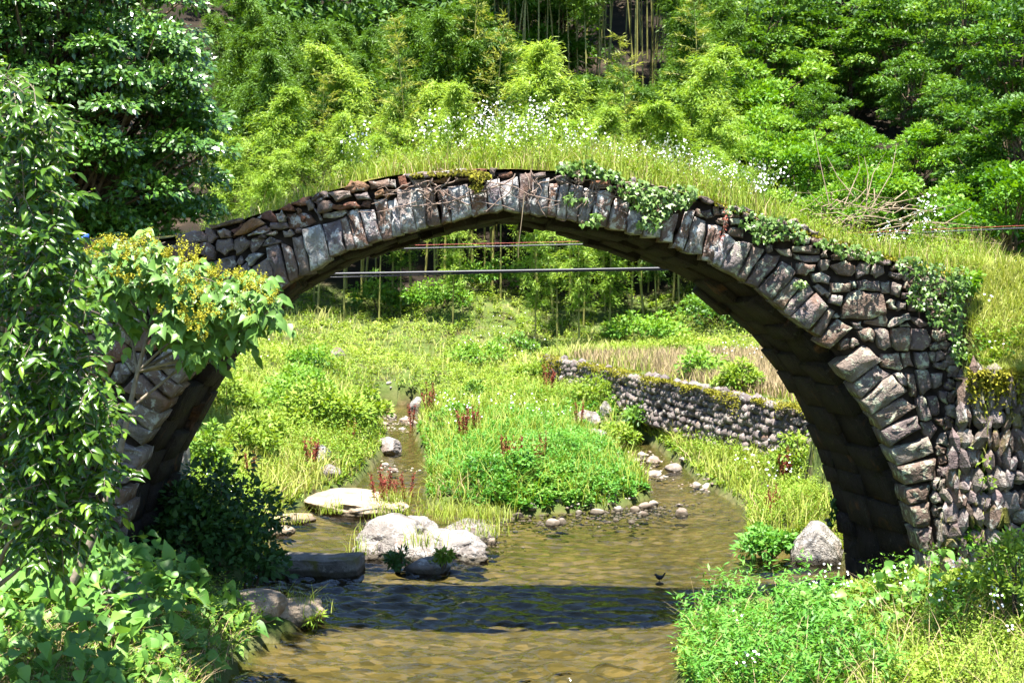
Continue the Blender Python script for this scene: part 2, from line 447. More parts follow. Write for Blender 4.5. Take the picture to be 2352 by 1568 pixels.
WA, WB = np.array((0.77, 34.0)), np.array((4.5, 21.0))      # terrace wall from its far corner to behind the pier
def ground(X, Y):
    X = np.asarray(X, float); Y = np.asarray(Y, float)
    d = sd_water(X, Y)
    w = wl(Y)
    vb = np.interp(Y, [-10, 20, 28, 33, 38, 42, 46, 50, 60, 70, 84, 100, 220], [0, 0, .08, .2, .55, 1.1, 1.95, 3.5, 8.6, 14, 21, 21.5, 12])
    bank = 0.06 + (0.38 - .22 * (X > 0) * (1 - sst(Y, 13, 15))) * (1 - np.exp(-np.maximum(d, 0) / 0.7))
    h = w + bank + vb
    h = h + 0.26 * np.maximum(0, -X - 2.4) * (1 - sst(Y, 13, 15)) + 0.13 * np.maximum(0, -X - 3.6) * sst(Y, 15, 18)
    h = h + 0.20 * np.maximum(0, X - 2.5) * (1 - sst(Y, 13, 15))
    h = h + 0.06 * np.maximum(0, X - 3.2) * sst(Y, 15, 17)
    h = h + 0.25 * np.maximum(0, X - 4.5) * sst(Y, 38, 42) * (1 - sst(Y, 50, 60))
    h = h + 0.75 * np.exp(-(((X + .9) / 2.2) ** 2 + ((Y - 43.5) / 2.5) ** 2))
    h = h + 0.10 * wav(X, Y, 1.6, 3) * sst(d, 0.2, 1.5) + 0.5 * wav(X, Y, .22, 5) * sst(Y, 46, 60)
    # terrace behind the dry-stone wall
    s = (X - WA[0]) * .963 + (Y - WA[1]) * .276
    u = (X - WA[0]) * .276 - (Y - WA[1]) * .963
    bw = 0.12 + np.maximum(0, -u) * 0.8
    b = sst(s, 0.16, 0.16 + bw) * sst(Y, 17, 18)
    h = h * (1 - b) + np.maximum(h, 1.36 + 0.012 * (Y - 21)) * b
    # embankments at the ends of the bridge
    br = np.where(Y < 17.5, np.clip(2.42 + (Y - 12.72) / 0.85 * 1.0, 2.42, 3.42), 3.42 - 2.1 * sst(Y, 17.5, 19.5))
    k = sst(X, 4.10, 4.22) * (Y > 12.70) * (1 - sst(Y, 19.5, 21))
    h = h * (1 - k) + np.maximum(h, br) * k
    k = (1 - sst(X, -4.7, -4.4)) * sst(Y, 11.8, 13.2) * (1 - sst(Y, 16.6, 18.6))
    h = h * (1 - k) + np.maximum(h, 3.55) * k
    bed = w - 0.03 - 0.22 * (1 - np.exp(-np.maximum(-d, 0) / 0.8)) - 0.03 * wav(X, Y, 3.0, 8)
    return np.where(d < 0, bed, h)

xs = np.concatenate([np.linspace(-120, -9, 38)[:-1], np.linspace(-9, 9, 181), np.linspace(9, 120, 38)[1:]])
ys = np.concatenate([np.linspace(-12, 8, 12)[:-1], np.linspace(8, 36, 265)[:-1], np.linspace(36, 60, 90)[:-1], np.linspace(60, 210, 60)])
GX, GY = np.meshgrid(xs, ys)
GZ = ground(GX, GY)
nx, ny = len(xs), len(ys)
ii = (np.arange(ny - 1)[:, None] * nx + np.arange(nx - 1)[None]).ravel()
gf = np.stack([ii, ii + 1, ii + nx + 1, ii + nx], 1)

def ground_mat():
    m, nt, nd, lk, bs, out = newmat('ground_soil')
    a = nd.new("ShaderNodeAttribute"); a.attribute_name = "wet"
    g = nd.new("ShaderNodeNewGeometry")
    n1 = nd.new("ShaderNodeTexNoise"); n1.inputs["Scale"].default_value = 1.3; n1.inputs["Detail"].default_value = 3
    n2 = nd.new("ShaderNodeTexVoronoi"); n2.inputs["Scale"].default_value = 9.0
    n3 = nd.new("ShaderNodeTexNoise"); n3.inputs["Scale"].default_value = 14; n3.inputs["Detail"].default_value = 2
    for n_ in (n1, n2, n3): lk.new(g.outputs["Position"], n_.inputs["Vector"])
    soil = ramp(nd, [(0.3, (0.05, 0.045, 0.018)), (0.5, (0.06, 0.09, 0.018)), (0.7, (0.10, 0.10, 0.04))])
    lk.new(n1.outputs["Fac"], soil.inputs[0])
    bed = ramp(nd, [(0.0, (0.012, 0.011, 0.005)), (0.30, (0.034, 0.028, 0.011)), (0.55, (0.068, 0.053, 0.021)), (0.80, (0.125, 0.09, 0.042)), (1.0, (0.14, 0.050, 0.022))])
    ad = nd.new("ShaderNodeMath"); ad.operation = 'MULTIPLY_ADD'; ad.inputs[1].default_value = 0.5
    lk.new(n2.outputs["Color"], ad.inputs[0]); 
    n4 = nd.new("ShaderNodeTexNoise"); n4.inputs["Scale"].default_value = 0.9; n4.inputs["Detail"].default_value = 3
    lk.new(g.outputs["Position"], n4.inputs["Vector"])
    hl = nd.new("ShaderNodeMath"); hl.operation = 'MULTIPLY'; hl.inputs[1].default_value = 0.55
    lk.new(n4.outputs["Fac"], hl.inputs[0]); lk.new(hl.outputs[0], ad.inputs[2])
    lk.new(ad.outputs[0], bed.inputs[0])
    mx = nd.new("ShaderNodeMix"); mx.data_type = 'RGBA'
    lk.new(a.outputs["Fac"], mx.inputs[0]); lk.new(soil.outputs[0], mx.inputs[6]); lk.new(bed.outputs[0], mx.inputs[7])
    li = nd.new("ShaderNodeAttribute"); li.attribute_name = "shaded_litter"
    lr = ramp(nd, [(0.35, (0.012, 0.009, 0.006)), (0.6, (0.022, 0.016, 0.010)), (0.75, (0.06, 0.04, 0.027))])  # brown leaf litter, darkened so its colour carries the grove's shade too
    lk.new(n1.outputs["Fac"], lr.inputs[0])
    mx2 = nd.new("ShaderNodeMix"); mx2.data_type = 'RGBA'
    lk.new(li.outputs["Fac"], mx2.inputs[0]); lk.new(mx.outputs[2], mx2.inputs[6]); lk.new(lr.outputs[0], mx2.inputs[7])
    mx = mx2
    lk.new(mx.outputs[2], bs.inputs["Base Color"]); bs.inputs["Roughness"].default_value = 0.95; bs.inputs["Specular IOR Level"].default_value = .15
    b = nd.new("ShaderNodeBump"); b.inputs["Strength"].default_value = 0.6; b.inputs["Distance"].default_value = 0.05
    lk.new(n3.outputs["Fac"], b.inputs["Height"]); lk.new(b.outputs[0], bs.inputs["Normal"])
    return m
M['ground'] = ground_mat()
gme = mesh_np('ground', np.stack([GX, GY, GZ], -1).reshape(-1, 3), gf, M['ground'], smooth=True)
_a = gme.attributes.new("wet", 'FLOAT', 'POINT')
_a.data.foreach_set("value", (1 - sst(sd_water(GX, GY), -0.10, 0.06)).ravel().astype(np.float32))
_a = gme.attributes.new("shaded_litter", 'FLOAT', 'POINT')
_a.data.foreach_set("value", sst(GY, 45.3, 46.8).ravel().astype(np.float32))
tag(obj('ground', gme), kind='structure', label='valley floor, banks and wooded hillside ground')

def water_mat():
    m, nt, nd, lk, bs, out = newmat('stream_water')
    nd.remove(bs)
    g = nd.new("ShaderNodeNewGeometry")
    mp = nd.new("ShaderNodeVectorMath"); mp.operation = 'MULTIPLY'; mp.inputs[1].default_value = (0.8, 1.35, 1.0)
    lk.new(g.outputs["Position"], mp.inputs[0])
    n1 = nd.new("ShaderNodeTexNoise"); n1.inputs["Scale"].default_value = 4.6; n1.inputs["Detail"].default_value = 3; n1.inputs["Distortion"].default_value = 0.6
    n2 = nd.new("ShaderNodeTexNoise"); n2.inputs["Scale"].default_value = 13; n2.inputs["Detail"].default_value = 3
    lk.new(mp.outputs[0], n1.inputs["Vector"]); lk.new(mp.outputs[0], n2.inputs["Vector"])
    at_ = nd.new("ShaderNodeAttribute"); at_.attribute_name = "rough_flow"
    s2 = nd.new("ShaderNodeMath"); s2.operation = 'MULTIPLY_ADD'; s2.inputs[1].default_value = 1.0; s2.inputs[2].default_value = 0.22
    lk.new(at_.outputs["Fac"], s2.inputs[0])
    p2 = nd.new("ShaderNodeMath"); p2.operation = 'MULTIPLY'
    lk.new(n2.outputs["Fac"], p2.inputs[0]); lk.new(s2.outputs[0], p2.inputs[1])
    sm = nd.new("ShaderNodeMath"); sm.operation = 'ADD'
    lk.new(n1.outputs["Fac"], sm.inputs[0]); lk.new(p2.outputs[0], sm.inputs[1])
    b = nd.new("ShaderNodeBump"); b.inputs["Strength"].default_value = 0.35; b.inputs["Distance"].default_value = 0.06
    lk.new(sm.outputs[0], b.inputs["Height"])
    fr = nd.new("ShaderNodeFresnel"); fr.inputs["IOR"].default_value = 1.33
    lk.new(b.outputs[0], fr.inputs["Normal"])
    gl = nd.new("ShaderNodeBsdfGlossy"); gl.inputs["Roughness"].default_value = 0.05
    lk.new(b.outputs[0], gl.inputs["Normal"])
    tr = nd.new("ShaderNodeBsdfTransparent"); tr.inputs[0].default_value = (0.88, 0.88, 0.70, 1)
    mx = nd.new("ShaderNodeMixShader")
    lk.new(fr.outputs[0], mx.inputs[0]); lk.new(tr.outputs[0], mx.inputs[1]); lk.new(gl.outputs[0], mx.inputs[2])
    lk.new(mx.outputs[0], out.inputs[0])
    return m
M['water'] = water_mat()
wx = np.concatenate([np.linspace(-5, -3.4, 8)[:-1], np.linspace(-3.4, 3.6, 230), np.linspace(3.6, 5.5, 8)[1:]])
wy = np.concatenate([np.linspace(-12, 10, 12)[:-1], np.linspace(10, 24, 470), np.linspace(24, 36, 130)[1:]])
WX, WY = np.meshgrid(wx, wy)
nx = len(wx)
_r = np.random.default_rng(77)
wz = np.zeros(WX.shape)
for _i in range(46):                                   # wavelets running down the stream, in patches
    _l = _r.uniform(.10, .42); _a = math.pi / 2 + _r.normal(0, .55); _k = 2 * math.pi / _l
    _ph = _r.uniform(0, 6.3); _e = .5 + .5 * np.sin(WX * _r.uniform(.6, 2.4) + WY * _r.uniform(.6, 2.4) + _r.uniform(0, 6.3))
    wz += _e * .0105 * _l * np.sin((WX * math.cos(_a) + WY * math.sin(_a)) * _k + _ph + .6 * np.sin(WX * 2.3 + _ph))
wz *= (1.4 - .85 * sst(WY, 15.2, 17.0)) * (.65 + .7 * np.clip(.5 + .9 * wav(WX, WY, .9, 61), 0, 1))
ii = (np.arange(len(wy) - 1)[:, None] * nx + np.arange(nx - 1)[None]).ravel()
wme = mesh_np('river', np.stack([WX, WY, wl(WY) + wz], -1).reshape(-1, 3), np.stack([ii, ii + 1, ii + nx + 1, ii + nx], 1), M['water'], smooth=True)
_a = wme.attributes.new("rough_flow", 'FLOAT', 'POINT')
fl = np.exp(-((WY - 20.6) / 0.9) ** 2) * sst(WX, -1.5, 0) + np.exp(-((WY - 23.6) / .5) ** 2) * (WX < -.5) + .8 * np.exp(-((WY - 21.3) / 2.0) ** 2) * sst(WX, 1.5, 2.2) + .3 * np.exp(-((WY - 16.2) / .35) ** 2) * sst(WX, 0, 1)
_a.data.foreach_set("value", np.clip(fl, 0, 1).ravel().astype(np.float32))
tag(obj('river', wme), kind='structure', label='shallow clear stream over a golden brown bed')

# ------------------------------------------------------------------ the bridge
YF, YB = 13.2, 15.3
BW = YB - YF
KS = YF / (F * 1.26531)                      # metres per source-photo pixel on the bridge's front plane
def s2w(x, y): return ((x - 1488) * KS, CH - (y - 825) * KS)
IN = [(0, 606), (60, 615), (118, 630), (206, 645), (317, 670), (418, 703), (500, 735), (593, 776), (667, 815), (775, 901), (848, 955), (909, 1022), (984, 1114),
      (1033, 1202), (1079, 1298), (1110, 1355), (1140, 1432), (1165, 1510), (1190, 1596), (1208, 1700), (1220, 1850), (1226, 2000)]
CXS = 1500
in_pts = [s2w(CXS - dx, y) for dx, y in IN[::-1]] + [s2w(CXS + dx, y) for dx, y in IN[1:]]
in_pts = np.array(in_pts)
TOP = [(-600, 700), (0, 700), (300, 690), (420, 686), (490, 683), (560, 668), (633, 651), (700, 632), (759, 611), (820, 596), (886, 575), (950, 550), (987, 538), (1075, 512), (1202, 494), (1329, 485),
       (1493, 481), (1645, 487), (1771, 504), (1898, 531), (2024, 563), (2151, 607), (2277, 645), (2404, 690), (2530, 728), (2594, 747), (2720, 785), (3000, 800), (3600, 810)]
top_pts = np.array([s2w(*p) for p in TOP])
def deck_z(X): return np.interp(X, top_pts[:, 0], top_pts[:, 1])
def in_z(X): return np.where((X > in_pts[0, 0]) & (X < in_pts[-1, 0]), np.interp(X, in_pts[:, 0], in_pts[:, 1]), -0.6)

def splay(x, y):
    """the barrel narrows and shifts a little towards its far face"""
    t = np.clip(y / BW, 0, 1)
    return x * (1 - .05 * t) - .14 * t

bridge = empty('stone_arch_bridge', (0, YF, 0), 'old single arch rubble stone bridge overgrown with grass, spanning the stream', 'bridge')

def poly_area(p):
    p = np.asarray(p); q = np.roll(p, -1, 0)
    return 0.5 * np.sum(p[:, 0] * q[:, 1] - q[:, 0] * p[:, 1])

def stone_mesh(poly, depth, bulge, mat, yoff=0.0, jag=0.012, gap=0.004, rs=None, tint=None):
    """block with an irregular outline: front looks to -Y; verts about the polygon's centre"""
    r = rs or rng
    p = np.asarray(poly, float)
    if poly_area(p) < 0: p = p[::-1]
    c = p.mean(0)
    size = math.sqrt(abs(poly_area(p)))
    out = []
    for a, b in zip(p, np.roll(p, -1, 0)):
        e = b - a; L = np.linalg.norm(e)
        out.append(a + r.normal(0, jag * .4, 2))
        k = 1 if L < 0.18 else (2 if L < .4 else 3)
        nrm = np.array((e[1], -e[0])) / max(L, 1e-6)
        for i in range(k):
            t = (i + 1) / (k + 1) + r.uniform(-.08, .08)
            out.append(a + e * t + nrm * r.normal(0, jag))
    q = np.array(out) - c
    rad = np.linalg.norm(q, axis=1, keepdims=True)
    q = q * np.maximum(1 - gap / rad, .6)
    n = len(q)
    bev = min(0.012, size * .07)
    rad = np.linalg.norm(q, axis=1, keepdims=True)
    fac = np.clip(1 - bev * r.uniform(.7, 1.6, (n, 1)) / rad, .5, .96)
    q1 = q * fac
    q2 = q * (0.55 + r.uniform(-.16, .16, (n, 1)))
    V = [np.column_stack([q[:, 0] * .94, np.full(n, depth), q[:, 1] * .94]),
         np.column_stack([q[:, 0], bev * 1.2 + r.uniform(0, .006, n), q[:, 1]]),
         np.column_stack([q1[:, 0], r.normal(0, bulge * .35, n), q1[:, 1]]),
         np.column_stack([q2[:, 0], -bulge * .35 + r.normal(0, bulge * .6, n), q2[:, 1]]),
         np.array([[0, -bulge * .35 + r.normal(0, bulge * .5), 0]])]
    V = np.concatenate(V); V[:, 1] += yoff
    i = np.arange(n); j = (i + 1) % n
    Q = np.concatenate([np.stack([k * n + i, k * n + j, (k + 1) * n + j, (k + 1) * n + i], 1) for k in range(3)])
    T = np.stack([3 * n + i, 3 * n + j, np.full(n, 4 * n)], 1)
    me = mesh_np('stone', V, [T, Q], mat, None)
    return me, c

Z2 = lambda L, ox=450, oy=450, s=3.136: [s2w(ox + x / s, oy + y / s) for x, y in L]
vous = []
for q in [[(745, 1060), (835, 985), (1010, 1275), (880, 1290)], [(885, 1030), (1020, 940), (1110, 1250), (1030, 1285)], [(1015, 850), (1120, 815), (1215, 1160), (1105, 1240)],
          [(1145, 800), (1240, 850), (1305, 1120), (1225, 1165)], [(1245, 750), (1335, 735), (1415, 1080), (1315, 1110)], [(1345, 680), (1510, 640), (1585, 950), (1420, 1060)],
          [(1525, 640), (1690, 590), (1740, 860), (1590, 930)], [(1690, 590), (1745, 560), (1825, 840), (1750, 870)], [(1750, 530), (1850, 490), (1950, 820), (1830, 860)],
          [(1865, 510), (1990, 500), (2065, 765), (1950, 800)], [(1990, 410), (2110, 395), (2165, 750), (2075, 775)], [(2125, 430), (2200, 390), (2245, 725), (2165, 745)]]:
    vous.append(Z2(q))
for q in [[(165, 320), (285, 310), (350, 690), (205, 710)], [(290, 305), (425, 310), (435, 660), (350, 680)], [(430, 300), (520, 300), (560, 635), (440, 645)],
          [(535, 310), (630, 310), (665, 610), (572, 630)], [(640, 300), (815, 270), (850, 540), (670, 610)], [(820, 290), (980, 280), (1005, 520), (860, 560)],
          [(985, 240), (1100, 220), (1135, 490), (1010, 520)], [(1110, 250), (1270, 200), (1285, 520), (1140, 490)], [(1280, 170), (1410, 160), (1385, 525), (1290, 520)],
          [(1410, 230), (1555, 210), (1535, 545), (1388, 530)], [(1560, 270), (1650, 250), (1620, 560), (1540, 550)], [(1655, 270), (1730, 260), (1700, 585), (1625, 575)],
          [(1740, 280), (1860, 290), (1815, 605), (1705, 590)], [(1865, 300), (1975, 320), (1915, 630), (1820, 610)], [(1985, 330), (2150, 360), (2070, 650), (1920, 632)],
          [(2165, 390), (2290, 430), (2265, 690), (2080, 660)]]:
    vous.append(Z2(q, 1100))
for q in [[(100, 180), (230, 220), (210, 410), (75, 385)], [(240, 220), (390, 260), (360, 445), (215, 435)], [(400, 250), (540, 220), (480, 480), (370, 470)],
          [(600, 210), (690, 200), (590, 560), (485, 530)], [(690, 250), (790, 300), (755, 590), (600, 560)], [(810, 320), (940, 340), (870, 650), (755, 640)],
          [(950, 400), (1060, 480), (920, 710), (855, 680)], [(1070, 480), (1215, 500), (1070, 785), (925, 715)], [(1220, 520), (1330, 550), (1145, 835), (1080, 790)],
          [(1345, 590), (1475, 610), (1270, 900), (1150, 850)], [(1490, 660), (1610, 750), (1390, 1010), (1275, 910)], [(1610, 800), (1675, 850), (1495, 1095), (1395, 1015)],
          [(1690, 850), (1770, 930), (1560, 1160), (1510, 1105)], [(1790, 950), (1900, 1070), (1720, 1275), (1565, 1165)], [(1910, 1085), (1965, 1110), (1840, 1350), (1760, 1290)],
          [(1990, 1190), (2130, 1260), (1925, 1450), (1820, 1390)]]:
    vous.append(Z2(q, 1800, 550))
for q in [[(545, 270), (690, 380), (470, 555), (345, 425)], [(655, 430), (755, 490), (535, 680), (475, 570)], [(770, 500), (885, 620), (610, 790), (540, 690)],
          [(850, 675), (965, 730), (690, 910), (615, 800)], [(960, 810), (990, 900), (745, 1045), (690, 925)], [(1040, 970), (1085, 1085), (805, 1180), (750, 1060)],
          [(1100, 1130), (1080, 1290), (870, 1325), (810, 1195)], [(1060, 1330), (1040, 1450), (900, 1480), (878, 1370)], [(1050, 1470), (1060, 1640), (940, 1650), (905, 1500)],
          [(1070, 1660), (1080, 1830), (1000, 1850), (950, 1680)], [(1090, 1850), (1100, 2080), (1040, 2090), (1010, 1870)], [(1100, 2100), (1110, 2400), (1060, 2400), (1045, 2110)]]:
    vous.append(Z2(q, 2300, 900, 2.614))
mir = 2 * s2w(CXS, 0)[0]
first = min(v[3][0] for v in vous)
for v in list(vous):                       # the left haunch repeats the joints of the right one
    if mir - max(v[2][0], v[3][0]) < first - 0.02:
        vous.append([(mir - x + rng.normal(0, .015), z + rng.normal(0, .015)) for x, z in v][::-1])

sites, keep = [], []                       # sites: occupied sample points on the face (stop fill stones from growing there)
def occupy(poly):
    p = np.asarray(poly); c = p.mean(0)
    for a, b in zip(p, np.roll(p, -1, 0)):
        k = max(2, int(np.linalg.norm(b - a) / 0.05))
        for t in np.linspace(0, 1, k, endpoint=False):
            sites.append((a + (b - a) * t) * .93 + c * .07)
    sites.append(c)
for k, v in enumerate(vous):
    v = np.array(v); xm = v[:, 0].mean()
    zb = v[:, 1].mean()
    mat = M['vous_pale'] if (-2.0 < xm < 2.0 and rng.random() < .85) else (M['stone_right'] if xm > 1.5 else M['stone'])
    me, c = stone_mesh(v, rng.uniform(.4, .6), 0.035, mat, rng.normal(0, .022), 0.008, -0.004)
    obj('voussoir', me, bridge, (c[0], 0, c[1]))
    occupy(v)

spL = [[(190, 715), (440, 700), (465, 785), (205, 810)], [(120, 825), (205, 815), (200, 960), (150, 960)], [(207, 815), (385, 805), (400, 925), (320, 960), (207, 960)],
       [(400, 810), (480, 800), (555, 890), (545, 960), (480, 970), (400, 900)], [(465, 665), (530, 670), (580, 740), (510, 805), (470, 770)], [(570, 690), (630, 665), (690, 700), (700, 750), (600, 760)],
       [(560, 780), (690, 760), (710, 860), (640, 920), (555, 860)], [(720, 780), (800, 735), (860, 780), (835, 850), (740, 920), (720, 850)], [(855, 790), (880, 760), (1005, 775), (880, 895)],
       [(340, 1020), (525, 965), (580, 1110), (560, 1150), (420, 1110)], [(545, 970), (715, 915), (740, 1000), (600, 1120), (560, 1080)], [(330, 990), (430, 950), (445, 980), (340, 1010)],
       [(500, 640), (780, 580), (800, 615), (520, 680)], [(690, 690), (780, 625), (800, 640), (715, 750)], [(725, 735), (900, 580), (1010, 620), (860, 700)], [(845, 725), (1010, 645), (1060, 660), (1045, 700), (850, 745)],
       [(930, 570), (1050, 500), (1130, 610)], [(1050, 620), (1190, 615), (1215, 665), (1060, 675)], [(1190, 540), (1280, 520), (1350, 530), (1460, 600), (1300, 670), (1215, 665)],
       [(1110, 540), (1160, 510), (1190, 560), (1180, 605), (1135, 610)], [(1140, 490), (1230, 445), (1270, 515), (1150, 510)], [(1230, 440), (1425, 370), (1370, 455), (1240, 450)],
       [(1370, 430), (1410, 405), (1455, 480), (1390, 505)], [(1430, 400), (1500, 335), (1520, 360), (1440, 430)], [(1450, 430), (1510, 385), (1530, 415), (1480, 460)],
       [(1480, 510), (1540, 420), (1635, 450), (1610, 500), (1510, 540)], [(1580, 345), (1780, 335), (1800, 380), (1660, 430)], [(1620, 460), (1830, 430), (1870, 465), (1850, 490), (1620, 490)],
       [(1730, 290), (1790, 235), (1850, 240), (1955, 285), (1930, 330), (1730, 315)], [(1945, 240), (2130, 220), (2150, 290), (1970, 310)], [(2000, 340), (2080, 310), (2090, 370), (2010, 395)],
       [(2085, 340), (2120, 310), (2185, 350), (2100, 410)], [(1870, 470), (1890, 430), (1970, 420), (1960, 480)], [(1825, 360), (1930, 340), (1970, 400), (1850, 400)],
       [(1520, 530), (1740, 500), (1745, 530), (1700, 555), (1530, 575)], [(930, 745), (980, 720), (1010, 765), (950, 765)], [(980, 830), (1050, 740), (1140, 780), (1135, 800), (1000, 835)],
       [(1010, 725), (1110, 695), (1110, 715), (1030, 738)], [(1165, 690), (1230, 675), (1265, 720), (1180, 745)], [(1275, 680), (1320, 675), (1335, 705), (1285, 715)],
       [(820, 960), (860, 905), (990, 895), (880, 1005), (850, 1005)], [(745, 990), (775, 920), (800, 965), (760, 1015)], [(610, 1120), (730, 1020), (735, 1050), (620, 1115)],
       [(640, 1130), (725, 1085), (790, 1160), (700, 1200), (650, 1180)], [(1450, 500), (1470, 495), (1520, 590), (1500, 600)], [(1500, 350), (1560, 335), (1600, 400), (1540, 400)],
       [(2155, 230), (2190, 230), (2200, 310), (2160, 300)], [(1270, 490), (1310, 480), (1320, 520), (1290, 520)]]
spC = [[(175, 200), (240, 170), (280, 295), (200, 305)], [(240, 180), (460, 160), (470, 200), (290, 220)], [(285, 230), (430, 215), (440, 295), (300, 295)], [(440, 250), (620, 195), (640, 240), (460, 270)],
       [(690, 205), (840, 200), (840, 230), (700, 235)], [(670, 140), (800, 120), (850, 190), (700, 195)], [(1095, 170), (1220, 150), (1225, 180), (1160, 205), (1095, 200)], [(1415, 180), (1520, 160), (1525, 195), (1420, 225)],
       [(1610, 195), (1750, 180), (1760, 245), (1630, 245)], [(1925, 240), (2110, 240), (2115, 300), (1940, 300)], [(2165, 290), (2190, 220), (2240, 310), (2190, 330)], [(2280, 240), (2352, 210), (2352, 300), (2290, 270)],
       [(860, 130), (990, 125), (985, 190), (870, 195)], [(480, 150), (660, 140), (660, 185), (480, 195)]]
spR = [[(590, 50), (650, 20), (710, 60), (690, 120), (600, 90)], [(740, 60), (860, 110), (830, 140), (760, 110)], [(870, 110), (1010, 160), (980, 180), (880, 140)], [(1040, 190), (1060, 150), (1140, 190), (1110, 215)],
       [(1140, 150), (1240, 200), (1190, 215), (1145, 190)], [(1560, 290), (1620, 270), (1660, 310), (1600, 330)], [(1640, 330), (1690, 310), (1740, 370), (1660, 390)], [(1740, 370), (1830, 380), (1820, 420), (1750, 410)],
       [(690, 190), (735, 180), (770, 255), (700, 230)], [(745, 200), (830, 180), (860, 250), (800, 270)], [(860, 160), (915, 160), (930, 230), (870, 240)], [(925, 185), (1020, 190), (1000, 240), (935, 230)],
       [(1025, 230), (1100, 220), (1110, 250), (1030, 255)], [(1120, 205), (1190, 240), (1160, 270), (1120, 250)], [(1010, 270), (1150, 265), (1110, 330), (1020, 320)], [(1010, 370), (1040, 345), (1140, 370), (1130, 450), (1010, 425)],
       [(1590, 430), (1740, 430), (1725, 500), (1600, 490)], [(1750, 450), (1815, 450), (1830, 510), (1760, 510)], [(1590, 520), (1760, 515), (1755, 585), (1590, 570)], [(1650, 600), (1830, 597), (1820, 660), (1690, 670)],
       [(1775, 540), (1835, 535), (1835, 590), (1770, 590)], [(1595, 590), (1640, 600), (1680, 660), (1600, 620)], [(1430, 540), (1560, 540), (1590, 610), (1500, 600)], [(1625, 680), (1650, 670), (1785, 690), (1770, 740), (1700, 790), (1620, 770)],
       [(1830, 640), (1920, 650), (1910, 700), (1850, 740), (1825, 700)], [(1755, 770), (1850, 755), (1920, 800), (1910, 860), (1780, 850)], [(1930, 690), (2060, 650), (2150, 700), (2120, 790), (2000, 780)],
       [(2155, 720), (2200, 660), (2310, 670), (2290, 770), (2180, 810)], [(1930, 860), (2110, 860), (2100, 930), (1930, 940)], [(1775, 890), (1820, 860), (1930, 960), (1910, 990), (1850, 970)], [(1930, 965), (2025, 975), (2010, 1060), (1920, 1040)],
       [(1200, 300), (1330, 280), (1400, 350), (1280, 380)], [(1350, 290), (1480, 280), (1530, 350), (1420, 360)], [(1250, 400), (1400, 390), (1420, 450), (1280, 460)], [(1420, 400), (1560, 400), (1570, 470), (1440, 470)]]
spQ = [[(1055, 560), (1100, 470), (1290, 470), (1340, 530), (1350, 605), (1210, 648), (1055, 640)], [(1215, 655), (1355, 612), (1355, 690), (1205, 668)], [(1260, 290), (1330, 290), (1330, 340), (1280, 375), (1250, 350)],
       [(1160, 400), (1300, 395), (1310, 460), (1170, 455)], [(1115, 395), (1140, 395), (1155, 440), (1125, 450)], [(1350, 530), (1410, 520), (1420, 580), (1370, 570)], [(1425, 530), (1480, 530), (1470, 580), (1425, 590)],
       [(1500, 510), (1570, 505), (1570, 580), (1500, 590)], [(1580, 510), (1650, 510), (1650, 580), (1590, 590)], [(1320, 400), (1370, 400), (1380, 470), (1320, 480)], [(1385, 400), (1440, 420), (1430, 500), (1390, 480)],
       [(1460, 470), (1540, 460), (1540, 500), (1460, 510)], [(1360, 690), (1400, 630), (1480, 610), (1500, 640), (1370, 695)], [(1505, 640), (1560, 630), (1640, 680), (1580, 700)], [(1440, 680), (1490, 665), (1510, 695), (1440, 695)],
       [(1385, 705), (1490, 700), (1510, 770), (1490, 850), (1420, 850), (1385, 790)], [(1515, 710), (1600, 710), (1640, 780), (1580, 850), (1505, 840)], [(1275, 720), (1300, 700), (1360, 720), (1385, 820), (1340, 850), (1290, 800)],
       [(1160, 720), (1230, 695), (1275, 740), (1260, 790), (1200, 790)], [(1120, 670), (1180, 665), (1195, 700), (1150, 705)], [(1320, 870), (1430, 865), (1460, 960), (1450, 990), (1330, 960)], [(1440, 870), (1500, 860), (1530, 950), (1470, 960)],
       [(1535, 865), (1610, 860), (1620, 960), (1550, 965)], [(1400, 1000), (1450, 995), (1475, 1080), (1430, 1060)], [(1482, 1000), (1530, 1000), (1545, 1150), (1510, 1150), (1482, 1060)], [(1550, 980), (1620, 975), (1640, 1090), (1580, 1140), (1550, 1050)],
       [(1545, 1160), (1580, 1145), (1610, 1200), (1640, 1290), (1570, 1300)], [(1620, 1150), (1680, 1150), (1700, 1260), (1650, 1270)], [(1580, 1320), (1650, 1310), (1690, 1360), (1640, 1430), (1590, 1380)], [(1650, 1000), (1720, 1000), (1720, 1080), (1660, 1100)],
       [(1030, 150), (1095, 145), (1100, 185), (1040, 190)], [(1080, 220), (1260, 200), (1270, 250), (1100, 260)], [(1280, 252), (1380, 260), (1370, 290), (1290, 285)], [(990, 230), (1070, 220), (1070, 260), (1000, 260)], [(860, 115), (920, 118), (910, 165), (862, 160)]]
traced = [(Z2(q), 'L') for q in spL] + [(Z2(q, 1100), 'C') for q in spC] + [(Z2(q, 1800, 550), 'R') for q in spR] + [(Z2(q, 1976, 640, 2.24), 'R') for q in spQ]
rusty = {1, 13, 14, 16, 20, 21, 28, 30, 31, 32, 27, 47}
pale = {15, 18, 34, 37, 40}
for k, (q, side) in enumerate(traced):
    mat = M['stone_right'] if side == 'R' else M['stone']
    if side == 'L' and k in rusty: mat = M['stone_rust']
    if side == 'L' and k in pale: mat = M['vous_pale']
    if side == 'C' and k % 3 == 0: mat = M['stone_rust']
    big = abs(poly_area(q))
    me, c = stone_mesh(q, rng.uniform(.18, .3), 0.03 if big > .03 else .02, mat, rng.normal(0, .03) if big < .12 else -.03, 0.009, -0.002)
    obj('spandrel_stone', me, bridge, (c[0], 0, c[1]))
    occupy(q)

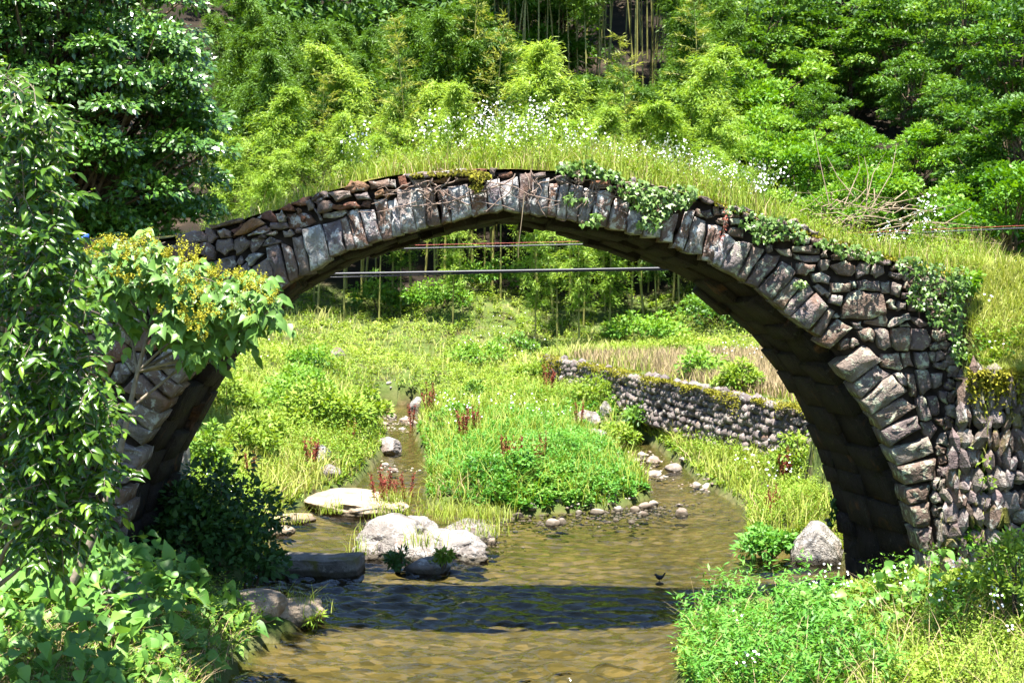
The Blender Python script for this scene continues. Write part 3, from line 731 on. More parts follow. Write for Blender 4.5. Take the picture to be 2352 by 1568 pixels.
def clip(poly, mid, nrm):
    out = []
    for a, b in zip(poly, np.roll(poly, -1, 0)):
        da, db = (a - mid) @ nrm, (b - mid) @ nrm
        if da <= 0: out.append(a)
        if (da < 0) != (db < 0): out.append(a + (b - a) * da / (da - db))
    return np.array(out) if len(out) > 2 else np.zeros((0, 2))

fill = []
occ = np.array(sites)
for gx in np.arange(-5.6, 4.25, 0.085):
    for gz in np.arange(-0.2, 4.4, 0.075):
        p = np.array((gx, gz)) + rng.uniform(-.035, .035, 2)
        if p[1] > deck_z(p[0]) - .035: continue
        if in_pts[0, 0] - .05 < p[0] < in_pts[-1, 0] + .05 and p[1] < np.interp(p[0], in_pts[:, 0], in_pts[:, 1]) + .22: continue
        far = p[0] < -3.3
        md = 0.17 if far else 0.062
        if np.min(np.sum((occ - p) ** 2, 1)) < (0.06 if far else 0.042) ** 2: continue
        if fill and np.min(np.sum((np.array(fill) - p) ** 2, 1)) < (md * rng.uniform(.9, 1.3)) ** 2: continue
        fill.append(p)
allp = np.concatenate([occ, np.array(fill)])
nfill = 0
for p in fill:
    h = .16 if p[0] < -3.3 else .09
    cell = np.array([p + (-h * 1.15, -h * .8), p + (h * 1.15, -h * .8), p + (h * 1.15, h * .8), p + (-h * 1.15, h * .8)])
    dd = np.sum((allp - p) ** 2, 1)
    for o_ in allp[(dd > 1e-9) & (dd < (3 * h) ** 2)]:
        cell = clip(cell, (p + o_) / 2, unit(o_ - p))
        if len(cell) < 3: break
    zt = deck_z(p[0]); sl = (deck_z(p[0] + .1) - deck_z(p[0] - .1)) / .2
    if len(cell) >= 3: cell = clip(cell, np.array((p[0], zt - .01)), unit(np.array((-sl, 1.0))))
    if len(cell) < 3 or abs(poly_area(cell)) < .0012: continue
    mat = M['stone_right'] if p[0] > 1.2 else (M['stone_rust'] if rng.random() < .25 else M['stone'])
    me, c = stone_mesh(cell, .16, .018, mat, rng.uniform(0.0, .05), .008, .005)
    obj('spandrel_stone', me, bridge, (c[0], 0, c[1])); nfill += 1
print("traced", len(traced), "fill", nfill, "voussoirs", len(vous))

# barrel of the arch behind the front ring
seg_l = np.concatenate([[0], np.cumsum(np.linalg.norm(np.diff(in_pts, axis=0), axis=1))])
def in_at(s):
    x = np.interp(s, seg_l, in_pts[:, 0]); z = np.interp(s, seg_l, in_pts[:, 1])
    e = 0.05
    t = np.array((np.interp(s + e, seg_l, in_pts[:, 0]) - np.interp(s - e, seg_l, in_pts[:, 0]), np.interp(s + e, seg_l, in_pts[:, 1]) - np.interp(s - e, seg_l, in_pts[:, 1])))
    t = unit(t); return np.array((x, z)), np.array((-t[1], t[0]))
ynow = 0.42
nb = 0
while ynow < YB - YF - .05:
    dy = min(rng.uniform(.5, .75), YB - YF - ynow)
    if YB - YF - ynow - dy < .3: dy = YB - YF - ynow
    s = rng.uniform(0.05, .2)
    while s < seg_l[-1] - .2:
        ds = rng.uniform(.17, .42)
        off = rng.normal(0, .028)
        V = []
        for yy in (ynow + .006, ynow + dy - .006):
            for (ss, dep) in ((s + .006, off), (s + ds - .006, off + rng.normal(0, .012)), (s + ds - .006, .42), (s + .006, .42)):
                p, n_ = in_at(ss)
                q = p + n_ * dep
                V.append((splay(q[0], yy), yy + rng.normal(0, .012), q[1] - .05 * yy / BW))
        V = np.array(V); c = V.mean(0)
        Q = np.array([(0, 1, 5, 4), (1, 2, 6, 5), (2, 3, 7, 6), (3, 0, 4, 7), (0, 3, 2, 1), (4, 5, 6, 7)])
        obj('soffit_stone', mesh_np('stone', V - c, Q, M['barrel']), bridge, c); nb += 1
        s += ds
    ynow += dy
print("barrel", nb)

# fill behind the face stones and the deck
cx = np.linspace(-5.8, 4.3, 280)
lo = np.where((cx > in_pts[0, 0]) & (cx < in_pts[-1, 0]), np.interp(cx, in_pts[:, 0], in_pts[:, 1]) + .2, -.5)
hi = deck_z(cx) - .05
lo = np.minimum(lo, hi - .02)
m_ = MB(); n = len(cx)
Vf = np.concatenate([np.column_stack([cx, np.full(n, .10), lo]), np.column_stack([cx, np.full(n, .10), hi]), np.column_stack([cx, np.full(n, BW - .06), hi]), np.column_stack([cx, np.full(n, BW - .06), lo])])
Vf[2 * n:, 0] = splay(Vf[2 * n:, 0], BW)
i = np.arange(n - 1)
m_.add(Vf, np.concatenate([np.stack([k * n + i, k * n + i + 1, ((k + 1) % 4) * n + i + 1, ((k + 1) % 4) * n + i], 1) for k in range(4)]))
obj('rubble_core', m_.mesh('core', M['core']), bridge)
dyy = np.linspace(.02, BW - .02, 9)
DXm, DYm = np.meshgrid(cx, dyy)
DZm = deck_z(DXm) - .03 + .06 * np.sin(np.pi * DYm / BW) + .02 * wav(DXm, DYm, 6, 4)
ii = (np.arange(len(dyy) - 1)[:, None] * n + np.arange(n - 1)[None]).ravel()
obj('deck_soil', mesh_np('deck', np.stack([splay(DXm, DYm), DYm, DZm], -1).reshape(-1, 3), np.stack([ii, ii + 1, ii + n + 1, ii + n], 1), plain('mossy_deck_soil', (.15, .13, .035), 1, .1, .5, 5, .4), smooth=True), bridge)

# ------------------------------------------------------------------ rock prototypes
def rock_mesh(name, sub, amp, freq, mat, seed, squash=(1, 1, 1), flat=0.0, ridge=False):
    import bmesh
    bm = bmesh.new(); bmesh.ops.create_icosphere(bm, subdivisions=sub, radius=1)
    r = random.Random(seed); o = Vector((r.uniform(0, 99), r.uniform(0, 99), r.uniform(0, 99)))
    pl = [(Vector((r.gauss(0, 1), r.gauss(0, 1), r.gauss(0, .8))).normalized(), r.uniform(.62, .9)) for _ in range(9)]
    for v in bm.verts:
        p = v.co.normalized()
        d = 1.0
        for nn, k in pl:
            c = p.dot(nn)
            if c > 0.05: d = min(d, k / c)
        d = 0.55 * d + .45 * 1.0 if not ridge else .8 * d + .2
        q = p * freq + o
        d += amp * (mnoise.noise(q) + .5 * mnoise.noise(q * 2.1) + .25 * mnoise.noise(q * 4.3))
        if sub >= 4:
            d += amp * .35 * abs(mnoise.noise(q * 3.3)) - amp * .5 * max(0, .12 - abs(mnoise.noise(q * 1.7 + Vector((9, 3, 1))))) * 4
        v.co = Vector((p.x * d * squash[0], p.y * d * squash[1], p.z * d * squash[2]))
        if flat and v.co.z > flat: v.co.z = flat + (v.co.z - flat) * .25
    me = bpy.data.meshes.new(name); bm.to_mesh(me); bm.free()
    me.materials.append(mat)
    me.polygons.foreach_set("use_smooth", np.ones(len(me.polygons), bool) if sub >= 3 else np.zeros(len(me.polygons), bool))
    return me
wall_protos = [rock_mesh('wall_stone', 1, .16, 1.5, M['terrace'], 100 + i, ridge=True) for i in range(10)]
slate_protos = [rock_mesh('slate_stone', 1, .22, 1.8, M['slate'], 140 + i, ridge=True) for i in range(10)]
cob = [rock_mesh('cobble', 3, .17, 1.5, M['cobble'], 200 + i, ridge=(i % 2 == 0)) for i in range(8)]
peb = [rock_mesh('pebble', 1, .12, 1.3, M['cobble'], 230 + i) for i in range(4)]

# terrace dry-stone wall
tw = empty('terrace_wall', (WA[0], WA[1], .5), 'long mossy dry stone terrace wall receding beyond the right half of the arch', 'wall'); tw['kind'] = 'thing'
wd = WB + (WB - WA) / np.linalg.norm(WB - WA) * 3.5 - WA
WL = np.linalg.norm(wd); wu = wd / WL; wn = np.array((-.963, -.276))
cand = []
v = 0.05
while v < 1.46:
    dv = rng.uniform(.10, .15)
    u = rng.uniform(0, .1)
    while u < WL:
        du = rng.uniform(.08, .17)
        cand.append((u + du / 2, v + dv / 2 + rng.normal(0, .02), du, dv * rng.uniform(.9, 1.45)))
        u += du
    v += dv
cand.sort(key=lambda c: -c[0])
st = []
rest = MB()
for k, (u, v, du, dv) in enumerate(cand):
    g0 = wl(WA[1] + wu[1] * u) + .30
    zt = 1.38 + 0.012 * (WA[1] + wu[1] * u - 21)
    z = g0 + v
    if z > zt + .03: continue
    p = WA + wu * u + wn * (rng.normal(0, .025) + (zt - z) * .12)
    sc = (du * .70, .12, dv * .66)
    rot = math.atan2(wu[1], wu[0])
    if len(st) < 290:
        o = obj('wall_stone', wall_protos[rng.integers(10)], tw)
        o.location = (p[0] - WA[0], p[1] - WA[1], z - .5)
        o.rotation_euler = (rng.normal(0, .15), rng.normal(0, .35), rot)
        o.scale = sc
        st.append(o)
    else:
        me = wall_protos[rng.integers(10)]
        co = np.empty(len(me.vertices) * 3); me.vertices.foreach_get("co", co); co = co.reshape(-1, 3) * sc
        a = rng.normal(0, .35); co = np.column_stack([co[:, 0] * math.cos(a) - co[:, 2] * math.sin(a), co[:, 1], co[:, 0] * math.sin(a) + co[:, 2] * math.cos(a)])
        co = np.column_stack([co[:, 0] * math.cos(rot) - co[:, 1] * math.sin(rot), co[:, 0] * math.sin(rot) + co[:, 1] * math.cos(rot), co[:, 2]]) + (p[0] - WA[0], p[1] - WA[1], z - .5)
        fc = np.empty(len(me.polygons) * 3, int); me.polygons.foreach_get("vertices", fc)
        rest.add(co, fc.reshape(-1, 3), rng.random())
tag(obj('far_wall_stones', rest.mesh('far_wall_stones', M['terrace']), tw), kind='stuff')
m_ = MB(); us = np.linspace(-.3, WL, 40)
pf = WA + wu * us[:, None] + wn * (-.06); pb = pf - wn * .25
zt = 1.30 + 0.012 * (pf[:, 1] - 21)
n = len(us)
Vw = np.concatenate([np.column_stack([pf, np.zeros(n)]), np.column_stack([pf, zt]), np.column_stack([pb, zt]), np.column_stack([pb, np.zeros(n)])]) - (WA[0], WA[1], .5)
i = np.arange(n - 1)
m_.add(Vw, np.concatenate([np.stack([k * n + i, k * n + i + 1, (k + 1) * n + i + 1, (k + 1) * n + i], 1) for k in range(3)]))
obj('earth_backing', m_.mesh('wall_core', M['core']), tw)

# wing wall on the right: upright slaty stones in courses
ww = empty('wing_wall', (4.1, 12.6, 0), 'wing wall of upright slaty stones beside the right pier, under the grassy bank', 'wall'); ww['kind'] = 'thing'
z = .1; cnt = 0
while z < 2.42:
    dz = rng.uniform(.10, .20)
    x = 3.80 + rng.uniform(0, .06) + .16 * max(0, z - 1.0)
    while x < 5.4:
        dx = rng.uniform(.03, .075) if rng.random() < .78 else rng.uniform(.09, .17)
        h_ = dz * rng.uniform(.8, 1.5)
        o = obj('slate_stone', slate_protos[rng.integers(10)], ww)
        wy_ = 12.78 - .30 * (1 - math.exp(-(x - 3.86) / .45)) - 0.05 * (2.4 - z)
        o.location = (x + dx / 2 - 4.1, wy_ - 12.6 + rng.normal(0, .018), z + dz / 2 + rng.normal(0, .022) - .05 * (x - 4) + .03 * math.sin(x * 5 + z * 3))
        o.scale = (dx * .74, .13, h_ * .66)
        o.rotation_euler = (rng.normal(-.1, .12), rng.normal(0, .22), rng.normal(0, .4))
        cnt += 1
        x += dx
    z += dz
print('slate', cnt)
m_ = MB()
bx_ = np.array([4.06, 4.12, 4.2, 4.6, 5.0, 5.8]); by_ = 12.9 - .30 * (1 - np.exp(-(bx_ - 3.86) / .45)) - 12.6
n = len(bx_); Vw = np.concatenate([np.column_stack([bx_ - 4.1, by_ - .04, np.full(n, -.2)]), np.column_stack([bx_ - 4.1, by_ + .02, np.full(n, 2.40)]), np.column_stack([bx_ - 4.1, by_ + .5, np.full(n, 2.40)])])
i = np.arange(n - 1)
m_.add(Vw, np.concatenate([np.stack([k * n + i, k * n + i + 1, (k + 1) * n + i + 1, (k + 1) * n + i], 1) for k in range(2)]))
obj('earth_backing', m_.mesh('wing_core', M['core']), ww)
# ------------------------------------------------------------------ rocks, slab
def gz0(X, Y): return float(ground(np.array([X]), np.array([Y]))[0])
def rock(name, me, px, py, Y, size, rotz, label, cat='rock', group=None, sink=.25, zbase=None):
    """rock whose waterline sits at picture point px,py and depth Y"""
    X = (px - CX) * Y / F
    z = zbase if zbase is not None else max(float(ground(X, Y)), float(wl(Y)))
    o = obj(name, me)
    o.scale = size; o.rotation_euler = (0, 0, rotz)
    o.location = (X, Y, z + size[2] * (1 - sink) - size[2] * .45)
    return tag(o, label, cat, group)

big = rock_mesh('boulder', 5, .10, 1.6, M['boulder'], 3, ridge=True)
big2 = rock_mesh('boulder', 5, .07, 1.2, M['boulder'], 14)
lb0 = rock_mesh('boulder', 4, .18, 2.2, M['boulder'], 77, ridge=True)
flatr = rock_mesh('flat_rock', 5, .10, 1.5, M['flatrock'], 21, flat=.45)
rock('boulder', big, 905, 1265, 17.5, (.50, .55, .33), .2, 'large pale cracked boulder in mid stream left of centre', sink=.3)
rock('boulder', big, 1035, 1275, 17.4, (.42, .45, .22), 1.3, 'lower grey white boulder adjoining the large cracked one on its right', sink=.35)
rock('boulder', big2, 960, 1290, 17.0, (.42, .30, .22), 2.3, 'rounded cream rock in front of the large cracked boulder', sink=.35)
rock('boulder', big2, 1075, 1250, 18.3, (.42, .4, .2), .8, 'low pale rock behind the boulders with tufts of grass', sink=.35)
rock('boulder', big2, 985, 1318, 16.2, (.30, .20, .13), .4, 'dark wet rock in the shadow of the bridge below the boulders', sink=.35)
rock('boulder', big2, 1876, 1300, 16.85, (.38, .33, .40), .9, 'big smooth white boulder at the foot of the right pier', sink=.42, zbase=0.0)
rock('boulder', big, 965, 1240, 18.0, (.34, .3, .27), 2.0, 'rough pale rock in the middle of the boulder group', sink=.3)
rock('boulder', lb0, 1000, 1262, 17.5, (.30, .3, .2), .9, 'knobbly grey rock wedged between the two cracked boulders', sink=.3)
rock('boulder', lb0, 850, 1285, 17.0, (.20, .2, .15), 2.9, 'small cracked rock at the left foot of the large boulder', sink=.3)
rock('boulder', lb0, 1085, 1290, 16.9, (.26, .2, .12), 1.9, 'low cracked rock at the right end of the boulder group', sink=.35)
rock('flat_rock', flatr, 812, 1160, 20.7, (.66, 1.15, .20), .55, 'long flat tan rock beside the left channel', sink=.35)
rock('flat_rock', flatr, 650, 1420, 13.7, (.42, .28, .19), .1, 'low grey rock jutting from the left bank into the near water', sink=.35)
rock('flat_rock', flatr, 575, 1440, 13.3, (.38, .3, .20), 1.0, 'grey rock half hidden under vine leaves on the left bank', sink=.35)
rock('flat_rock', flatr, 640, 1230, 18.6, (.22, .2, .10), .7, 'small tan rock at the grassy edge of the left pool', sink=.3)
rock('flat_rock', flatr, 660, 1195, 19.6, (.40, .3, .09), .2, 'thin flat tan rock under dry grass on the left bank', sink=.3)
lb = rock_mesh('boulder', 5, .16, 2.0, M['boulder'], 31, ridge=True)
rock('boulder', lb, 398, 1120, 17.6, (.20, .6, .75), .1, 'tall rough pale rock face just beyond the left pier', sink=.0, zbase=.55)
rock('boulder', big2, 278, 1310, 11.8, (.24, .2, .26), .3, 'small grey rock in shade at the foot of the left pier', sink=.3)
rock('boulder', big, 890, 1045, 26.0, (.28, .35, .2), .1, 'pinkish rock on the left edge of the narrow channel')
rock('boulder', big2, 960, 935, 33.5, (.22, .22, .2), 1.1, 'rounded boulder at the head of the left channel')
rock('boulder', big2, 775, 880, 36.5, (.20, .2, .2), 2.1, 'pale boulder in the meadow above the left channel')
rock('boulder', big, 735, 1100, 22.8, (.2, .2, .22), .1, 'upright grey stone at the back end of the flat tan rock')
rock('boulder', big2, 755, 1118, 22.2, (.18, .2, .12), 1.1, 'grey pink stone between the flat rock and the left bushes')
rock('boulder', big, 1350, 995, 28.0, (.32, .3, .22), .6, 'brown boulder at the head of the right channel')
rock('boulder', big2, 1390, 985, 28.6, (.14, .15, .2), .6, 'pale stone leaning beside the brown boulder')
rock('boulder', big2, 1362, 1018, 26.9, (.30, .2, .10), .2, 'flat cream stone below the brown boulder')
rock('boulder', big, 610, 1080, 25, (.1, .1, .08), .2, 'small grey stone in the left bank weeds')
# small cobbles: (px, py, width px)
cobs = [(1160, 1195, 30), (1190, 1185, 34), (1222, 1180, 40), (1255, 1175, 28), (1285, 1172, 26), (1310, 1165, 16), (1330, 1178, 30), (1372, 1178, 44), (1400, 1162, 46), (1420, 1172, 34),
        (1440, 1150, 40), (1458, 1172, 40), (1480, 1165, 44), (1478, 1182, 30), (1500, 1160, 38), (1270, 1205, 44), (1290, 1200, 34), (1450, 1200, 22), (1565, 1180, 46), (1130, 1215, 42),
        (1105, 1200, 30), (1085, 1222, 28), (1130, 1248, 46), (1440, 1055, 34), (1462, 1060, 34), (1475, 1045, 30), (1500, 1058, 48), (1548, 1078, 56), (1505, 1088, 38), (1570, 1070, 26), (1440, 1072, 32),
        (1600, 1115, 34), (1625, 1120, 36), (1465, 1180, 18), (1520, 1098, 20), (870, 930, 36), (893, 926, 24), (845, 936, 16), (900, 958, 40), (930, 965, 36), (950, 972, 24), (880, 975, 30), (925, 985, 18),
        (905, 1080, 30), (885, 1068, 26), (1068, 1235, 26), (1110, 1262, 20), (1390, 1150, 24), (1350, 1190, 14), (1240, 1200, 14), (1415, 1195, 20), (1700, 1135, 26), (1560, 1160, 16)]
ORD = 'first second third fourth fifth sixth seventh eighth ninth tenth eleventh twelfth thirteenth fourteenth fifteenth sixteenth seventeenth eighteenth nineteenth twentieth'.split()
labs = {}
for k, (px, py, wpx) in enumerate(cobs):
    Y = 10650 / (py - HY)
    for _ in range(3): Y = (CH - float(wl(Y))) * F / (py - HY)
    s = wpx * Y / F / 2 * .8
    lab = ('pale cobble in the row fronting the green island' if py > 1140 and px < 1520 else
           'tan cobble in the rapids of the right channel' if px > 1380 else 'small tan stone at the head of the left channel' if py < 1000 else 'small pale stone beside the mid stream boulders' if py > 1190 else 'tan stone in the narrow left channel')
    if lab.endswith('fronting the green island') and py > 1190: lab = 'pale cobble in open water before the green island'
    labs.setdefault(lab, []).append(px)
    _o = rock('cobble', cob[k % 8], px, py, Y, (s, s * rng.uniform(.7, 1), s * rng.uniform(.5, .75)), rng.uniform(0, 6), lab, 'stone', lab.replace('cobble', 'cobbles').replace('stone ', 'stones '), sink=.45)

gm = MB()
for k in range(900):
    c_ = cobs[rng.integers(len(cobs))]; Yp = 10650 / (c_[1] - HY)
    for _ in range(2): Yp = (CH - float(wl(Yp))) * F / (c_[1] - HY)
    Xp = (c_[0] - CX) * Yp / F + rng.normal(0, .22); Yp = Yp + rng.normal(0, .22)
    me_ = peb[k % 4]; co = np.empty(len(me_.vertices) * 3); me_.vertices.foreach_get("co", co)
    fc = np.empty(len(me_.polygons) * 3, int); me_.polygons.foreach_get("vertices", fc)
    s_ = rng.uniform(.012, .045); a_ = rng.uniform(0, 6.3); co = co.reshape(-1, 3) * (s_, s_ * .8, s_ * .6)
    co = np.column_stack([co[:, 0] * math.cos(a_) - co[:, 1] * math.sin(a_), co[:, 0] * math.sin(a_) + co[:, 1] * math.cos(a_), co[:, 2]])
    gm.add(co + (Xp, Yp, max(gz0(Xp, Yp), float(wl(Yp)) - s_ * .3)), fc.reshape(-1, 3), rng.random())
tag(obj('pebbles', gm.mesh('pebbles', M['cobble'])), 'small pebbles strewn around the island and in the riffles', 'pebbles', kind='stuff')
for lab, ps in labs.items():
    mem = sorted([o for o in bpy.data.objects if o.get('label') == lab], key=lambda o: o.location.x / o.location.y)
    for i_, o in enumerate(mem):
        o['label'] = lab + ', ' + ORD[i_] + ' from the left'

def box_mesh(dx, dy, dz, mat, bev=.02):
    import bmesh
    bm = bmesh.new(); bmesh.ops.create_cube(bm, size=1)
    for v in bm.verts: v.co = Vector((v.co.x * dx, v.co.y * dy, v.co.z * dz))
    for v in bm.verts:
        if v.co.x > 0 and v.co.y < 0 and v.co.z > 0: v.co.x -= .05
    bmesh.ops.subdivide_edges(bm, edges=bm.edges[:], cuts=14, use_grid_fill=True)
    for v in bm.verts:
        e = sum(1 for a_, b_ in ((abs(v.co.x), dx / 2), (abs(v.co.y), dy / 2), (abs(v.co.z), dz / 2)) if b_ - a_ < .025)
        n_ = mnoise.noise(v.co * 9) * .5 + mnoise.noise(v.co * 23) * .3
        v.co *= 1 + .012 * n_
        if e >= 2: v.co *= 1 - .03 * (0.4 + max(0, mnoise.noise(v.co * 14 + Vector((3, 1, 7))) * 2))
        v.co.z += .02 * mnoise.noise(Vector((v.co.x * 3, 4, 1)))
    me = bpy.data.meshes.new('slab'); bm.to_mesh(me); bm.free(); me.materials.append(mat); return me
o = obj('concrete_slab', box_mesh(1.15, .50, .30, M['concrete']), None, (-2.27, 16.15, .02)); o.rotation_euler = (0, 0, -.04)
tag(o, 'long grey concrete slab lying in the water by the left pier', 'slab')

# ------------------------------------------------------------------ hillside: bamboo and trees
def gz(X, Y): return float(ground(np.array([X]), np.array([Y]))[0])

def bamboo_mesh(seed, H=9.5, f0=.28, blen=1.25, young=False, nod=1.0, per=84, mat=None):
    global rng
    keep_rng = rng; rng = np.random.default_rng(seed)
    cu = MB(); lf = MB()
    t = np.linspace(0, 1, 22)
    a = rng.uniform(0, 6.28)
    bend = nod * 1.9 * np.clip(t - .45, 0, 1) ** 2 * 3.0
    z = H * t - nod * H * .15 * np.clip(t - .72, 0, 1) ** 2 / .28 ** 2 * .55
    C = np.column_stack([np.cos(a) * bend, np.sin(a) * bend, z])
    tube(cu, C, np.linspace(.048, .008, 22), 6)
    nodes = np.linspace(f0, .99, 30 if not young else 24)
    for k, tt in enumerate(nodes):
        c = np.array([np.interp(tt, t, C[:, i]) for i in range(3)])
        u = (tt - f0) / (1 - f0)
        env = (0.45 + .55 * min(1, u * 3)) * (1 - .80 * max(0, u - .35) / .65)
        for sgn in range(2 if young else 3):
            az = k * 2.4 + sgn * 2.1 + rng.normal(0, .4)
            L = blen * env * rng.uniform(.6, 1.35)
            el = rng.uniform(.2, .95) if not young else rng.uniform(.45, .65)
            s = np.linspace(0.12, 1, 7)
            dr = (rng.uniform(.3, .8) if not young else .25) * L
            B = c + np.column_stack([np.cos(az) * np.cos(el) * L * s, np.sin(az) * np.cos(el) * L * s, np.sin(el) * L * s - dr * s ** 2.2])
            n = per if not young else 26
            q = rng.integers(0, 7, n)
            P = B[q] + rng.normal(0, .085 if not young else .03, (n, 3)) * (0.5 + s[q])[:, None]
            da = az + rng.normal(0, .8, n)
            de = rng.normal(-.3 if not young else .1, .42, n)
            D = np.column_stack([np.cos(da) * np.cos(de), np.sin(da) * np.cos(de), np.sin(de)])
            N = np.column_stack([rng.normal(0, .5, n), rng.normal(0, .5, n), np.ones(n)])
            tint = np.clip(.34 + .38 * s[q] + rng.normal(0, .14, n) + rng.normal(0, .08) + .08 * u, 0, 1)
            leaves(lf, P, D, N, rng.uniform(.15, .27, n), rng.uniform(.026, .042, n), tint)
            if young: tube(cu, B[[0, 3, 6]], [.012, .008, .004], 3)
    out = (cu.mesh('culm', M['culm'], True), lf.mesh('foliage', mat))
    rng = keep_rng
    return out
BP = {'b': [bamboo_mesh(50 + i, mat=M['bamboo'], nod=n_, blen=bl * 1.12, f0=.42, per=112) for i, (n_, bl) in enumerate([(.6, 1.5), (1.0, 1.3), (.3, 1.6), (.8, 1.7)])],
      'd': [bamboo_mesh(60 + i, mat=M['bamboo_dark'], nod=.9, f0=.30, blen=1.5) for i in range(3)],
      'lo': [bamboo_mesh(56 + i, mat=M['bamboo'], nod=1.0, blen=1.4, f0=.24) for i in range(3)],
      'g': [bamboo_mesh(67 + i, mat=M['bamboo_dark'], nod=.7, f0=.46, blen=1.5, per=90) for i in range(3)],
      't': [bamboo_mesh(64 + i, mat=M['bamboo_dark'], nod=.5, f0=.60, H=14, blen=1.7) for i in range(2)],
      'y': [bamboo_mesh(70 + i, mat=M['bamboo_young'], young=True, nod=.15, f0=.3, blen=1.25) for i in range(2)]}

def bamboo(px, py, Y, kind, idx, label, group):
    X = (px - CX) * Y / F; z0 = gz(X, Y) - .1
    topz = CH + (HY - py) * Y / F
    s = max(.55, min(1.6, (topz - z0) / 9.1))
    cu, lf = BP[kind][idx % len(BP[kind])]
    o = obj('bamboo', None, None, (X, Y, z0)); tag(o, label, 'bamboo', group)
    o.rotation_euler = (rng.normal(0, .03), rng.normal(0, .03), rng.uniform(0, 6.28)); o.scale = (s * rng.uniform(.95, 1.15),) * 2 + (s,)
    obj('culm', cu, o); obj('foliage', lf, o)
G1 = 'bright bamboo plumes rising behind the bridge'
plumes = [(600, 205, 45, 'b', 'bright bamboo plume nodding beside the dark evergreen, tallest on the left'), (540, 290, 44, 'b', 'bamboo plume touching the right edge of the dark evergreen'),
          (515, 380, 42, 'b', 'short bamboo plume low against the dark evergreen above the bridge end'), (660, 300, 43, 'b', 'broad bamboo plume above the left haunch stones'),
          (730, 190, 46, 'y', 'bamboo plume between the left nodding plume and the rounded tall one'), (830, 90, 48, 'b', 'tall rounded bamboo plume left of the feathery young shoots'),
          (790, 270, 43, 'b', 'low bamboo plume above the first white flowers on the left'), (900, 200, 45, 'b', 'bamboo plume just left of the brownish feathery shoot'),
          (945, 65, 47, 'y', 'brownish feathery young bamboo shoot, left one of the pair above the arch'), (1085, 10, 50, 'y', 'tallest feathery young bamboo shoot above the crown, yellowish'),
          (1130, 60, 49, 'y', 'feathery young bamboo shoot leaning right at the dark gap'), (1000, 170, 45, 'b', 'yellow green bamboo plume above the crown, left of the flowers'),
          (1060, 200, 44, 'b', 'golden tinged bamboo plume right behind the white flowers'), (1150, 250, 44, 'b', 'low bamboo plume under the dark gap, behind the tallest flowers'),
          (1235, 110, 47, 'b', 'rounded bamboo plume standing alone before the dark gap'), (1310, 90, 48, 'b', 'bamboo plume with arched tip on the right of the lone rounded one'),
          (1390, 215, 46, 'b', 'pointed bamboo plume below the dark stems'), (1270, 260, 43, 'b', 'low bushy bamboo plume behind the middle flowers'),
          (1480, 105, 46, 'y', 'young feathery bamboo tip right of the dark gap'), (1545, 95, 47, 'b', 'tall nodding bamboo plume on the right of the dark gap'),
          (1450, 255, 44, 'b', 'wide bamboo plume below the nodding one, right of centre'), (1560, 230, 43, 'b', 'bamboo plume above the right end of the flowers'),
          (1608, 0, 50, 'y', 'tall pale feathery bamboo shoot at the top edge right of centre'), (1650, 215, 44, 'b', 'bamboo plume bordering the darker broadleaf trees'),
          (1340, 250, 42, 'b', 'soft bamboo plume behind the right half of the flowers'), (1660, 330, 41, 'b', 'light bamboo plume above the right haunch'),
          (870, 320, 42, 'b', 'low yellowish bamboo plume behind dry stalks left of the crown'), (600, 380, 41, 'b', 'lowest bamboo plume behind the left haunch')]
for k, (px, py, Y, kd, lab) in enumerate(plumes): bamboo(px, py, 41.5 + (Y - 41) * .5 if kd == 'b' else Y - 3, kd, k, lab, G1)
G2 = 'bamboo stems of the dark grove seen through the arch'
low = [(1040, 470, 41, 'b', 'pale green bamboo with flat sprays left of centre inside the arch'), (920, 500, 43, 'd', 'bamboo with drooping sprays above the shrubs inside the arch'),
       (1230, 420, 39, 'b', 'leafy bamboo filling the arch just right of the hanging vine'), (1330, 440, 38.5, 'b', 'leafy bamboo with low sprays in the right half of the arch'),
       (1400, 430, 40, 'b', 'bamboo with one clear yellow stem at the right of the arch'), (1280, 400, 40.5, 'd', 'bamboo behind the leafy pair inside the arch'),
       (720, 560, 44, 'd', 'small bright bamboo spray under the left haunch'), (1510, 430, 42, 'd', 'bamboo with yellow stem close to the right soffit')]
for k, (px, py, Y, kd, lab) in enumerate(low): bamboo(px, py, Y, 'lo' if kd == 'b' else kd, k + 1, lab, 'bamboo standing at the front of the grove inside the arch')
for k in range(200):
    px = rng.uniform(520, 1680) if k < 120 else rng.uniform(1130, 1620)
    Y = rng.uniform(46.0, 54) if k < 120 else (rng.uniform(55, 80) if k < 175 else rng.uniform(54, 61))
    if k < 120 and Y > 50.5 and 1180 < px < 1570: Y = rng.uniform(46, 50.5)
    X = (px - CX) * Y / F
    if -2.6 < X < 1.0 and Y < 46.5: Y = rng.uniform(46.5, 50); X = (px - CX) * Y / F
    z0 = gz(X, Y); s = rng.uniform(.8, 1.05)
    if k < 120: s *= .72 if 1150 < px < 1590 else (.82 if px < 900 else .92)
    cu, lf = BP['g'][k % 3] if k < 120 else BP['t'][k % 2]
    o = obj('bamboo', None, None, (X, Y, z0)); tag(o, 'slender bamboo stem deep in the dark grove behind the arch', 'bamboo', G2) if k < 120 else tag(o, 'tall bare bamboo stem in the dark gap above the arch', 'bamboo', 'tall stems in the dark gap')
    o.rotation_euler = (rng.normal(0, .04), rng.normal(0, .04), rng.uniform(0, 6.28)); o.scale = (s, s, s)
    obj('culm', cu, o); obj('foliage', lf, o)

